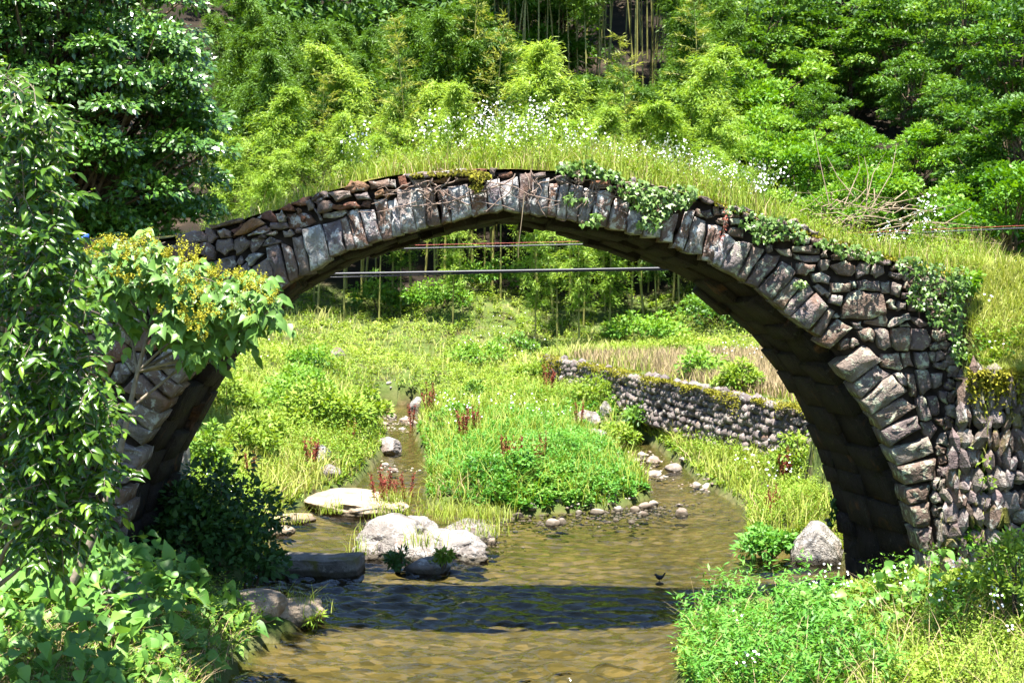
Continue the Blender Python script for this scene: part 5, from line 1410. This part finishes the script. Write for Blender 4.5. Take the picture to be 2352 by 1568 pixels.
# ------------------------------------------------------------------ creepers on the face
def ivy(label, spots, n, size, mat='ivy', pale=.5, face=YF - .05, group=None, name='ivy'):
    """spots: (px, py, rx, ry) picture ellipses on the bridge front"""
    lf = MB(); st = MB()
    w = np.array([s[2] * s[3] for s in spots], float); w /= w.sum()
    prev = None
    o0 = at(spots[0][0], spots[0][1], face)
    for s_, ww_ in zip(spots, w):
        m = max(4, int(n * ww_))
        a = rng.uniform(0, 6.28, m); rr = np.sqrt(rng.uniform(0, 1, m))
        c = at(s_[0], s_[1], face)
        P = np.column_stack([c[0] + np.cos(a) * rr * s_[2] * face / F, face + rng.normal(-.03, .035, m), c[2] + np.sin(a) * rr * s_[3] * face / F])
        D = unit(rng.normal(0, .55, (m, 3)) + (0, -.25, -.6)); N = unit(rng.normal(0, .35, (m, 3)) + (0, -.75, .5))
        proto_scatter(lf, IVY[0], IVY[1], P - o0, D, N, size * rng.uniform(.6, 1.3, m), np.clip(pale + rng.normal(0, .2, m), 0, 1))
        q = c + (rng.normal(0, .02), 0, 0)
        if prev is not None: tube(st, np.array([prev, (prev + q) / 2 + rng.normal(0, .03, 3), q]) - o0, [.006, .005, .005], 4)
        for _ in range(3):
            e = P[rng.integers(m)]
            tube(st, np.array([q, (q + e) / 2 + rng.normal(0, .02, 3), e]) - o0, [.005, .004, .002], 4)
        prev = q
    o = obj(name, None, None, o0); tag(o, label, 'creeper', group)
    obj('leaves', lf.mesh('leaves', M[mat]), o); obj('vine_stem', st.mesh('vine_stem', M['tendril']), o)
GI = 'creeper patches on the bridge face'
ivy('patch of green ivy draped over the top edge just right of the crown', [(1300, 385, 22, 14), (1340, 388, 40, 18), (1390, 400, 34, 12), (1430, 415, 20, 8)], 300, .044, group=GI)
ivy('large patch of pale ivy leaves hanging over the voussoirs right of the crown', [(1470, 450, 34, 36), (1510, 470, 40, 42), (1560, 450, 36, 28), (1490, 515, 30, 18), (1440, 440, 20, 14), (1590, 445, 20, 12)], 520, .05, pale=.58, group=GI)
ivy('small ivy sprig low on the voussoirs right of the crown', [(1370, 505, 20, 14), (1345, 515, 12, 6)], 46, .05, pale=.6, group=GI)
ivy('thin ivy trail with pale leaves under the right edge of the crown', [(1310, 455, 16, 14), (1340, 460, 14, 6), (1400, 430, 10, 6)], 44, .045, pale=.6, group=GI)
ivy('dark ivy clump on the spandrel stones of the right haunch', [(1740, 510, 40, 24), (1790, 525, 44, 26), (1750, 545, 30, 16), (1830, 545, 24, 14), (1690, 480, 24, 10)], 360, .042, pale=.35, group=GI)
ivy('ivy fringe along the top edge above the large square stone', [(1900, 560, 30, 14), (1950, 575, 40, 16), (2000, 590, 30, 12)], 210, .04, pale=.55, group=GI)
ivy('bushy creeper covering the right end of the bridge face', [(2090, 610, 36, 22), (2140, 640, 44, 40), (2190, 670, 30, 40), (2110, 680, 30, 30), (2190, 740, 24, 40), (2150, 720, 24, 30), (2205, 640, 22, 30), (2200, 800, 16, 40)], 900, .04, pale=.5, face=YF - .16, group=GI)
ivy('creeper with reddish shoots on the voussoir of the right haunch', [(1665, 500, 7, 28), (1660, 540, 7, 20)], 40, .022, mat='dock', pale=.7, group=GI)
ivy('small green rosette growing from a joint low on the right haunch', [(1838, 652, 12, 10)], 36, .035, pale=.75, group=GI)
ivy('mossy brown tuft at the top edge over the crown', [(1100, 405, 26, 14), (1095, 430, 16, 12)], 220, .03, mat='moss', pale=.25, group=GI)
ivy('rust coloured moss strip along the top edge left of the crown', [(1060, 395, 30, 7), (1010, 400, 26, 6), (960, 402, 20, 5)], 200, .028, mat='moss', pale=.15, group=GI)
ivy('dark leaves of a creeper hanging on the inner edge of the right pier', [(1918, 1130, 10, 40), (1912, 1170, 7, 24), (1905, 1195, 8, 8)], 60, .06, mat='darkbush', pale=.4, face=15.36, group=GI)
# bare vine stems netted over the crown
st = MB(); o0 = at(1150, 450, YF - .05)
for k in range(38):
    px, py = rng.uniform(930, 1440), 0
    py = 395 + abs(px - 1180) * .07 + rng.uniform(0, 12)
    pts = [at(px, py, YF - .055)]
    dx, dyv = rng.normal(0, 9), rng.uniform(4, 14)
    for q in range(9):
        px += dx + rng.normal(0, 5); py += dyv + rng.normal(0, 5); dyv *= .9; dx += rng.normal(0, 4)
        py = min(py, 500 + abs(px - 1180) ** 1.5 * .006)
        pts.append(at(px, py, YF - .055 + rng.normal(0, .012)))
    tube(st, np.array(pts) - o0, np.linspace(.007, .003, 10) * rng.uniform(.5, 1.2), 4)
o = obj('bare_vine', st.mesh('bare_vine', M['tendril']), None, o0); tag(o, 'bare brown vine stems netted over the voussoirs of the crown', 'vine')
st = MB(); o0 = at(1198, 440, YF - .05)
tube(st, np.array([at(1205, 440, YF - .06), at(1199, 500, YF - .07), at(1194, 540, YF - .07), at(1190, 575, YF - .06), at(1191, 590, YF - .06)]) - o0, [.004, .004, .0035, .003, .003], 4)
for q in range(12):
    c = at(1205 - q * 1.2, 460 + q * 11, YF - .06); 
tag(obj('hanging_vine', st.mesh('hanging_vine', M['twig']), None, o0), 'single thin vine hanging straight down from the crown into the opening', 'vine')
# moss and herbs on the bank and wing wall at the right
mb = MB(); n = 9000
X = rng.uniform(4.08, 5.2, n); Y = rng.uniform(12.5, 13.6, n)
P = np.column_stack([X, Y, ground(X, np.maximum(Y, 12.73))])
grass(mb, P, rng.uniform(.06, .22, n), .007, rng.uniform(.4, 1.2, n), np.clip(.65 + rng.normal(0, .18, n), 0, 1))
tag(obj('bank_grass', mb.mesh('bank_grass', M['grass'])), 'sunlit short grass on the bank above the wing wall', 'grass', kind='stuff')
mb = MB(); n = 5200
X = rng.uniform(4.05, 5.2, n); hang = np.abs(rng.normal(0, .22, n)) * (.5 + .8 * np.clip(wav(X, X * 0, 5, 12) + .4, 0, 1))
Y = 12.62 - .30 * (1 - np.exp(-(X - 3.86) / .45)) + .1 + rng.normal(0, .03, n)
P = np.column_stack([X, Y, 2.50 - hang])
leaves(mb, P, unit(rng.normal(0, .6, (n, 3)) + (0, -.5, -.3)), unit(rng.normal(0, .5, (n, 3)) + (0, -.5, .7)), rng.uniform(.03, .06, n), .025, np.clip(.45 + rng.normal(0, .2, n), 0, 1))
tag(obj('hanging_moss', mb.mesh('hanging_moss', M['moss'])), 'yellow brown moss hanging over the top of the wing wall', 'moss', kind='stuff')
mb = MB(); n = 700
X = rng.uniform(4.0, 5.2, n); Y = 12.3 - .28 * (1 - np.exp(-(X - 3.86) / .45)) + .12 + rng.normal(0, .02, n); zz = rng.uniform(.3, 2.3, n)
k = wav(X, zz, 4, 3) > .15
P = np.column_stack([X, Y, zz])[k]; n = len(P)
leaves(mb, P, unit(rng.normal(0, .6, (n, 3)) + (0, -.6, .2)), unit(rng.normal(0, .5, (n, 3)) + (0, -.6, .7)), rng.uniform(.04, .07, n), .028, np.clip(.6 + rng.normal(0, .2, n), 0, 1))
tag(obj('wall_herbs', mb.mesh('wall_herbs', M['meadow'])), 'small green herbs growing in the joints of the wing wall', 'herbs', kind='stuff')
# moss on the terrace wall
mb = MB(); n = 14000
u = rng.uniform(0, WL, n); u = u[wav(u, u * 0, 1.3, 16) + .25 * wav(u, u * 0, 6, 2) > np.interp(u, [0, 5, 14], [-.6, -.15, 0])]; n = len(u)
hang = np.abs(rng.normal(0, .16, n)) * np.clip(wav(u, u * 0, 3, 6) + .45, .05, 1.3) * np.interp(u, [0, 4, 14], [2.2, 1.2, .8])
p2 = WA + wu * u[:, None] + wn * (.10 + rng.normal(0, .03, n) + hang * .1)[:, None]
inn = rng.random(n) < .35
p2[inn] -= wn * rng.uniform(0, .3, (inn.sum(), 1))
z = 1.41 + .012 * (p2[:, 1] - 21) - np.where(inn, 0, hang)
P = np.column_stack([p2, z])
leaves(mb, P, unit(rng.normal(0, .6, (n, 3)) + (-.3, -.3, .1)), unit(rng.normal(0, .4, (n, 3)) + (-.3, -.3, .7)), rng.uniform(.025, .05, n), .022, np.clip(.45 + rng.normal(0, .2, n), 0, 1))
tag(obj('wall_moss', mb.mesh('wall_moss', M['moss'])), 'yellow moss capping the terrace wall', 'moss', kind='stuff')

# heap of dry branches on the right slope
br = MB(); c0 = at(1960, 480, 15.4)
for k in range(64):
    a = rng.normal(.35, 1.2); L = rng.uniform(.15, .7); b = c0 + (rng.normal(0, .40), rng.normal(0, .25), rng.normal(-.06, .10))
    dv = np.array((math.cos(a), rng.normal(0, .3), abs(math.sin(a)) * .5))
    mid = b + dv * L * .5 + rng.normal(0, .05, 3); e = b + dv * L + (0, 0, rng.normal(-.08, .08))
    tube(br, np.array([b, mid, e]) - c0, np.array([.006, .005, .002]) * rng.uniform(.4, 1.3), 4)
for px, py, px2, py2 in [(1905, 470, 1870, 300), (1940, 470, 1965, 320), (1960, 450, 1900, 360), (2000, 480, 2060, 330), (1990, 460, 2035, 350), (2010, 520, 2190, 470), (2010, 530, 2250, 520), (2060, 530, 2300, 560), (1990, 480, 1985, 360)]:
    a, e = at(px, py, 15.4), at(px2, py2, 15.5); m = (a + e) / 2 + rng.normal(0, .06, 3)
    tube(br, np.array([a, m, e]) - c0, [.007, .005, .002], 5)
tag(obj('dry_branches', br.mesh('dry_branches', M['twig']), None, c0), 'heap of bare pale dry branches on the right slope of the bridge', 'branches')

# cables running behind the bridge
def cable(name, pts, r, mat, label):
    m_ = MB(); pts = np.array([at(*p) for p in pts]); c = pts.mean(0)
    t = np.linspace(0, 1, 40); s = np.linspace(0, 1, len(pts))
    tube(m_, np.column_stack([np.interp(t, s, pts[:, i]) for i in range(3)]) - c, r, 8)
    return tag(obj(name, m_.mesh(name, mat, True), None, c), label, 'cable')
cable('cable', [(-600, 650, 19), (300, 637, 19), (1176, 622, 19), (1700, 613, 19), (2900, 590, 19)], .017, M['cable'], 'thick black cable stretched across the arch opening, the lower one')
cable('cable', [(-600, 656, 19), (300, 645, 19), (800, 636, 19), (1176, 625, 19), (1700, 617, 19), (2900, 594, 19)], .009, M['cable'], 'thin black cable lashed under the thick lower one')
cable('cable', [(-600, 600, 22), (300, 586, 22), (1176, 565, 22), (1700, 552, 22), (2352, 524, 22), (2900, 510, 22)], .011, M['cable'], 'upper thin black cable crossing the arch opening')
cable('wire', [(-600, 590, 22), (300, 578, 22), (1176, 558, 22), (1700, 546, 22), (2352, 518, 22), (2900, 505, 22)], .004, M['redwire'], 'fine red wire just above the upper black cable')

# ------------------------------------------------------------------ red seed stalks of dock
def dock_mesh(seed):
    global rng
    keep_rng = rng; rng = np.random.default_rng(seed)
    st, sd = MB(), MB()
    for k in range(7):
        a = rng.uniform(0, 6.28); top = np.array((math.cos(a) * rng.uniform(.05, .2), math.sin(a) * .12, rng.uniform(.4, .62)))
        b = np.array((math.cos(a) * .03, math.sin(a) * .03, 0))
        tube(st, [b, (b + top) / 2, top], [.006, .005, .003], 4)
        n = 70; t = rng.uniform(.38, 1, n)[:, None]
        P = b + (top - b) * t + rng.normal(0, .014, (n, 3))
        leaves(sd, P, unit(rng.normal(0, .7, (n, 3)) + (0, 0, .5)), rand_unit(n), rng.uniform(.02, .04, n), .02, np.clip(.5 + rng.normal(0, .2, n), 0, 1))
    r = (st.mesh('stem', M['dock']), sd.mesh('seed_spikes', M['dock']))
    rng = keep_rng
    return r
DM = [dock_mesh(400 + i) for i in range(4)]
docks = [(890, 1175, 1.0, 'red dock stalks rising behind the boulders beside the flat rock'), (935, 1170, .8, 'leaning red dock stalks right of the upright clump behind the boulders'), (870, 1168, .9, 'red dock clump touching the end of the flat rock'), (1185, 1090, .9, 'tall red dock in the middle of the green island'),
         (1240, 1075, .8, 'red dock right of the tall one on the island'), (1160, 1080, .8, 'red dock left of the tall one on the island'), (1065, 1020, 1.0, 'red dock clump at the back left of the island'), (1090, 1000, .8, 'curved red dock at the back of the island'),
         (985, 955, .9, 'red dock beside the rounded boulder at the head of the channel'), (945, 985, .7, 'drooping red dock over the left channel'), (1805, 1110, .9, 'red dock on the right bank before the near wall end'), (1860, 1085, .9, 'red dock on the right bank close to the pier'),
         (1775, 1190, .7, 'small red dock lower on the right bank'), (1330, 985, .7, 'red brown dock at the back right of the island'), (715, 1080, .9, 'dark red dock in front of the broad left bush'), (1260, 910, .9, 'red dock against the far corner of the terrace wall'), (805, 1030, .7, 'red dock in the bush over the left channel'), (575, 1110, .7, 'red brown dock among the weeds near the left pier')]
for k, (px, py, s, lab) in enumerate(docks):
    Y = 20.0
    for _ in range(12):
        X = (px - CX) * Y / F
        Y = .5 * Y + .5 * (CH - max(gz(X, Y), float(wl(Y)))) * F / (py - HY)
    o = obj('dock_plant', None, None, (X, Y, max(gz(X, Y), float(wl(Y))) - .02)); tag(o, lab, 'plant', 'red seeding dock plants')
    s *= 1.0 + (Y - 20) * .02
    o.scale = (s, s, s * 1.1); o.rotation_euler = (0, 0, rng.uniform(0, 6))
    a, b = DM[k % 4]; s_ = obj('stem', a, o); obj('seed_spikes', b, s_)['kind'] = 'stuff'

# bird
def bird():
    o0 = np.array(at(1515, 1335, 15.5)); o0[2] = .02
    m_ = MB()
    path = np.array([(.062, 0, .098), (.050, 0, .080), (.036, 0, .058), (.018, 0, .046), (-.008, 0, .046), (-.026, 0, .056), (-.034, 0, .070), (-.042, 0, .076), (-.052, 0, .074), (-.064, 0, .071)])
    tube(m_, path, [.006, .009, .012, .022, .026, .020, .014, .014, .008, .001], 10)
    o = obj('bird', None, None, o0); tag(o, 'small dark bird with cocked tail standing at the edge of the shadow on the water', 'bird')
    bd = obj('body', m_.mesh('body', M['feather'], True), o)
    bk = MB(); tube(bk, [(-.050, 0, .0745), (-.060, 0, .072), (-.070, 0, .0695)], [.0045, .0028, .0006], 6); obj('beak', bk.mesh('beak', M['bark']), bd)
    for s in (-1, 1):
        l = MB(); tube(l, [(-.004, s * .008, .03), (-.002, s * .009, .0), (-.016, s * .011, -.012)], [.003, .002, .002], 5); obj('leg', l.mesh('leg', M['feather']), o)
        w = MB(); tube(w, [(-.018, s * .020, .056), (.004, s * .025, .050), (.030, s * .018, .052)], [.008, .011, .003], 6); obj('wing', w.mesh('wing', M['feather'], True), o)
    stn = rock('cobble', cob[2], 1515, 1338, 15.48, (.05, .035, .018), .3, 'tiny wet stone under the bird', 'stone', sink=.55)
bird()

# ------------------------------------------------------------------ near plants on the left
def ell_points(spots, n, Y, dY):
    w = np.array([s[2] * s[3] for s in spots], float); w /= w.sum()
    idx = rng.choice(len(spots), n, p=w)
    S = np.array(spots, float)[idx]
    a = rng.uniform(0, 6.28, n); rr = np.sqrt(rng.uniform(0, 1, n))
    Yv = Y + rng.uniform(-dY, dY, n)
    return np.column_stack([(S[:, 0] + np.cos(a) * rr * S[:, 2] - CX) * Yv / F, Yv, CH - (S[:, 1] + np.sin(a) * rr * S[:, 3] - HY) * Yv / F])

def leafy_tree(name, label, base, spots, ntw, Y, dY, proto, size, per, twl, mat, droop, trunk_r, tint0=.45, cat='tree', spread=.5):
    tk, lf, tw_ = MB(), MB(), MB()
    tips = ell_points(spots, ntw, Y, dY)
    cen = np.array([at(s[0], s[1], Y) for s in spots])
    order = np.argsort(cen[:, 2]); prev = np.array(base, float); chain = [prev]
    hub = np.array(base, float) + (np.array((cen[:, 0].mean(), Y, cen[:, 2].max())) - np.array(base)) * .85
    T = np.array([np.array(base) + (hub - np.array(base)) * t + np.array((.06 * math.sin(5 * t), .05 * math.cos(4 * t), 0)) for t in np.linspace(0, 1, 9)])
    tube(tk, T - base, np.linspace(trunk_r, trunk_r * .3, 9), 8)
    subs = []
    for c in cen:
        j = int(np.clip(np.argmin(np.abs(T[:, 2] - (c[2] - .35))), 1, 8))
        m = (T[j] + c) / 2 + rng.normal(0, .05, 3)
        tube(tk, np.array([T[j], m, c]) - base, [trunk_r * .4, trunk_r * .28, .008], 5)
    n = len(tips)
    near = np.argmin(np.linalg.norm(tips[:, None] - cen[None], axis=2), axis=1)
    out = unit(tips - cen[near] + rng.normal(0, .1, (n, 3)) + (0.03, -.1, .05))
    for k in range(n):
        d = unit(out[k] + rng.normal(0, spread, 3) + (0, -.1, -.1)); L = twl * rng.uniform(.6, 1.2)
        a0 = tips[k]; e = a0 + d * L + (0, 0, -L * .25)
        tube(tw_, np.array([a0 - d * L * .6, a0, e]) - base, [.004, .003, .0015], 3)
        m = int(per * rng.uniform(.7, 1.3)); t = np.linspace(.0, 1, m)
        P = a0 + (e - a0) * t[:, None] + rng.normal(0, .008, (m, 3))
        side = unit(np.cross(d, (0, 0, 1.0))) * np.where(np.arange(m) % 2, 1, -1)[:, None]
        D = unit(d * .7 + side * .8 + rng.normal(0, .3, (m, 3)) + (0, -.1, -droop))
        N = unit(rng.normal(0, .3, (m, 3)) + (0, -.6, .65))
        proto_scatter(lf, proto[0], proto[1], P - base, D, N, size * rng.uniform(.7, 1.2, m), np.clip(tint0 + rng.normal(0, .18, m) + rng.normal(0, .08), 0, 1))
    o = obj(name, None, None, base); tag(o, label, cat)
    obj('trunk', tk.mesh('trunk', M['greybark'], True), o); obj('leaves', lf.mesh('leaves', mat, False), o)['kind'] = 'stuff'; obj('twigs', tw_.mesh('twigs', M['greybark']), o)['kind'] = 'stuff'
    return o
leafy_tree('glossy_tree', 'near tree with glossy drooping leaves filling the left edge', (-3.35, 8.6, .6),
           [(30, 260, 60, 90), (90, 330, 50, 90), (60, 450, 90, 80), (40, 580, 90, 90), (120, 600, 70, 80), (60, 720, 110, 70), (150, 720, 60, 60), (40, 860, 70, 90), (150, 850, 80, 55), (90, 960, 110, 70), (200, 960, 60, 50), (60, 1080, 90, 80), (180, 1050, 90, 60), (210, 1150, 60, 40), (70, 1180, 90, 70), (120, 1240, 70, 50)],
           1250, 8.6, .6, ELLIP, .078, 8, .17, M['glossy'], .45, .05, .45)
leafy_tree('flowering_shrub', 'shrub with heart shaped leaves and yellow flower spikes reaching across the left haunch', (-3.35, 10.6, .9),
           [(225, 610, 50, 45), (300, 600, 70, 45), (345, 560, 25, 25), (380, 640, 90, 50), (290, 680, 60, 40), (470, 680, 80, 45), (550, 690, 60, 40), (430, 750, 70, 40), (530, 760, 50, 35), (465, 810, 35, 30), (600, 720, 35, 25), (640, 730, 12, 8), (580, 660, 35, 25), (270, 740, 40, 30)],
           420, 10.9, .4, HEART, .105, 5, .13, M['mallotus'], .9, .035, .5, 'shrub')
sp = MB(); o0 = at(430, 620, 10.6)
for c in ell_points([(235, 580, 40, 20), (300, 570, 70, 25), (345, 535, 12, 12), (380, 600, 90, 40), (470, 650, 80, 35), (560, 655, 60, 25), (430, 720, 70, 30), (530, 730, 50, 25), (610, 690, 30, 15), (300, 640, 60, 30), (460, 760, 50, 25)], 130, 10.5, .25):
    for q in range(4):
        n = 16; t = np.linspace(0, 1, n)[:, None]; ax = unit(rng.normal(0, .45, 3) + (0, 0, 1))
        P = c + ax * t * rng.uniform(.05, .10) + rng.normal(0, .006, (n, 3))
        leaves(sp, P - o0, unit(rng.normal(0, 1, (n, 3)) + (0, 0, .4)), rand_unit(n), .015, .011, np.clip(.5 + rng.normal(0, .2, n), 0, 1))
_fs = [o for o in bpy.data.objects if o.name == 'flowering_shrub'][0]
_f = obj('flower_spikes', sp.mesh('flower_spikes', M['yellow_spike']), _fs); _f.location = o0 - np.array(_fs.location)
_f["label"] = 'small upright yellow flower spikes'

def ground_near(n, x0, x1, y0, y1, dmin=.05):
    X = rng.uniform(x0, x1, n); Y = rng.uniform(y0, y1, n); d = sd_water(X, Y)
    ok = (d > dmin) & ~((Y > 13.0) & (np.abs(X) > 3.4)); X, Y = X[ok], Y[ok]
    return np.column_stack([X, Y, ground(X, Y)])
# broad vine leaves covering the near left bank
lf = MB()
P = ground_near(2600, -4.6, -2.05, 8.2, 13.2)
pxs = CX + P[:, 0] * F / P[:, 1]
P = P[pxs > -80]
n = len(P)
P[:, 2] += rng.uniform(.05, .50, n) * np.clip((-P[:, 0] - 2.1) * 1.2, .15, 1) * np.interp(P[:, 1], [8.5, 9.6, 13], [.2, 1, .8])
D = unit(rng.normal(0, .6, (n, 3)) + (.2, -.5, -.25)); N = unit(rng.normal(0, .3, (n, 3)) + (0, -.35, .85))
proto_scatter(lf, HEART[0], HEART[1], P, D, N, rng.uniform(.06, .20, n), np.clip(.47 + rng.normal(0, .24, n), 0, 1))
tag(obj('bank_vine', lf.mesh('bank_vine', M['kudzu'])), 'mass of broad vine leaves covering the near left bank', 'vine', kind='stuff')
mb = MB()
P = ground_near(1500, -4.6, -2.0, 8.3, 13.2); weeds(mb, P, rng.uniform(.1, .35, len(P)), 22, .06, .022, np.clip(.5 + rng.normal(0, .1, len(P)), 0, 1), .2, .15)
tag(obj('left_bank_weeds', mb.mesh('left_bank_weeds', M['meadow'])), 'fine leafed weeds under the vines on the near left bank', 'weeds', kind='stuff')
mb = MB()
P = ground_near(2600, -3.6, -2.15, 9.0, 12.2, .02); P = P[P[:, 1] < 12.4]
grass(mb, P, rng.uniform(.15, .38, len(P)), .006, rng.uniform(.7, 1.4, len(P)), np.clip(.45 + rng.normal(0, .2, len(P)), 0, 1), 3)
tag(obj('left_bank_dry_grass', mb.mesh('left_bank_dry_grass', M['drygrass'])), 'arching dry grass at the lower left water edge', 'grass', kind='stuff')

# near right bank
mb = MB()
P = ground_near(3600, 1.35, 5.2, 8.0, 13.1, .02)
pt = np.clip(patchy(P, 2.0, 51), 0, 1)
LS = (.035 + .05 * np.clip(patchy(P, 3.5, 14), 0, 1))[:, None]
weeds(mb, P, rng.uniform(.10, .30, len(P)) * (.5 + .8 * pt), 32, LS, LS * .42, np.clip(.5 + .35 * (pt - .5) + rng.normal(0, .1, len(P)), 0, 1), .25, .12)
tag(obj('right_bank_weeds', mb.mesh('right_bank_weeds', M['meadow'])), 'light green weeds covering the near right bank', 'weeds', kind='stuff')
mb = MB()
P = ground_near(330, 1.40, 2.8, 10.0, 13.0, .0)
P = P[rng.random(len(P)) < .75]
weeds(mb, P, rng.uniform(.18, .66, len(P)), 50, .10, .026, np.clip(.45 + rng.normal(0, .1, len(P)), 0, 1), .15, .07, top_small=.3)
tag(obj('right_edge_plants', mb.mesh('right_edge_plants', M['mugwort'])), 'upright bright green plants at the water edge of the near right bank', 'plants', kind='stuff')
mb = MB()
P = ground_near(5200, 1.45, 5.2, 8.3, 13.0, .05)
grass(mb, P, rng.uniform(.18, .45, len(P)), .006, rng.uniform(.3, 1.1, len(P)), np.clip(.6 + rng.normal(0, .2, len(P)), 0, 1), 3)
tag(obj('right_bank_grass', mb.mesh('right_bank_grass', M['grass'])), 'thin pale grass mixed through the near right bank', 'grass', kind='stuff')
mb = MB()
P = ground_near(260, 1.6, 5.0, 8.6, 12.9, .1); P = P[(patchy(P, 1.3, 91) > .45) & ((P[:, 1] < 10.8) | (P[:, 0] > 3.1))]
weeds(mb, P, rng.uniform(.3, .55, len(P)), 60, .07, .03, np.clip(.35 + rng.normal(0, .15, len(P)), 0, 1), .2, .09)
tag(obj('right_bank_tall_weeds', mb.mesh('right_bank_tall_weeds', M['broad_light'])), 'taller darker weeds standing out on the near right bank', 'weeds', kind='stuff')
mb = MB()
P = ground_near(700, 1.5, 5.0, 8.6, 12.9, .05)
grass(mb, P, rng.uniform(.3, .7, len(P)), .007, rng.uniform(.3, 1.0, len(P)), np.clip(.5 + rng.normal(0, .2, len(P)), 0, 1), 3)
tag(obj('right_bank_dry_stalks', mb.mesh('right_bank_dry_stalks', M['drygrass'])), 'thin dry stalks among the weeds of the near right bank', 'grass', kind='stuff')
mb = MB()
P = ground_near(110, 1.6, 4.9, 9.5, 12.9, .1); P = P[patchy(P, 2.2, 17) > .62]; P[:, 2] += rng.uniform(.3, .55, len(P))
discs(mb, np.repeat(P, 4, 0) + rng.normal(0, .035, (len(P) * 4, 3)), .010)
tag(obj('right_bank_flowers', mb.mesh('right_bank_flowers', M['petal'])), 'small white flower clusters on the near right bank', 'flowers', kind='stuff')
lf = MB(); P = ground_near(240, 2.4, 4.9, 11.3, 12.6); n = len(P); P[:, 2] += rng.uniform(.25, .5, n)
proto_scatter(lf, HEART[0], HEART[1], P, unit(rng.normal(0, .6, (n, 3)) + (-.1, -.5, -.2)), unit(rng.normal(0, .3, (n, 3)) + (0, -.35, .85)), rng.uniform(.06, .13, n), np.clip(.6 + rng.normal(0, .18, n), 0, 1))
tag(obj('right_bank_vine', lf.mesh('right_bank_vine', M['kudzu'])), 'scattered broad leaves on the near right bank', 'vine', kind='stuff')
for px, Y, rx, h, lab in [(2330, 11.0, .32, .85, 'tall light green bush at the lower right edge against the wing wall'), (2090, 12.5, .30, .40, 'leafy bush hiding the foot of the right pier'), (2200, 12.1, .25, .38, 'bush with rounded leaves before the wing wall foot'), (1985, 12.8, .24, .28, 'low bush between the pier foot and the near water')]:
    shrub(px, 0, Y, rx, h, M['meadow'], 1500, .055, .026, lab)

# small coloured things behind the left tree
fl = empty('small_flag', at(72, 460, 10.5), 'small red and white flag on a pale stick among the left leaves', 'flag')
m_ = MB(); tube(m_, [(-.04, 0, -.25), (0, 0, .05), (.02, 0, .2)], .008, 6); obj('stick', m_.mesh('stick', M['white']), fl)
m_ = MB()
gx_, gz_ = np.meshgrid(np.linspace(.0, .085, 5), np.linspace(0, .16, 7)); Vv = np.column_stack([gx_.ravel() + .01, .012 * np.sin(gx_.ravel() * 70 + gz_.ravel() * 20), gz_.ravel()])
ii = (np.arange(6)[:, None] * 5 + np.arange(4)[None]).ravel(); m_.add(Vv, np.stack([ii, ii + 1, ii + 6, ii + 5], 1))
f_ = obj('cloth', m_.mesh('cloth', M['red']), fl); sd_ = f_.modifiers.new('thick', 'SOLIDIFY'); sd_.thickness = .003
bs_ = empty('blue_banner', at(188, 556, 17.0), 'scrap of blue and white banner glimpsed behind the left tree', 'banner')
for nm, mt, x0, x1 in (('blue_cloth', 'blue', -.06, .07), ('white_cloth', 'white', -.13, -.065)):
    m_ = MB(); gx_, gz_ = np.meshgrid(np.linspace(x0, x1, 5), np.linspace(-.08, .08, 5)); Vv = np.column_stack([gx_.ravel() + .02 * np.sin(gz_.ravel() * 25), .03 * np.sin(gx_.ravel() * 40 + gz_.ravel() * 18), gz_.ravel() + .02 * np.sin(gx_.ravel() * 35)])
    ii = (np.arange(4)[:, None] * 5 + np.arange(4)[None]).ravel(); m_.add(Vv, np.stack([ii, ii + 1, ii + 6, ii + 5], 1))
    f_ = obj(nm, m_.mesh(nm, M[mt]), bs_); sd_ = f_.modifiers.new('thick', 'SOLIDIFY'); sd_.thickness = .004

print('triangles', sum(sum(len(pl.vertices) - 2 for pl in m.polygons) if len(m.polygons) < 3000 else 2 * len(m.polygons) for m in bpy.data.meshes))
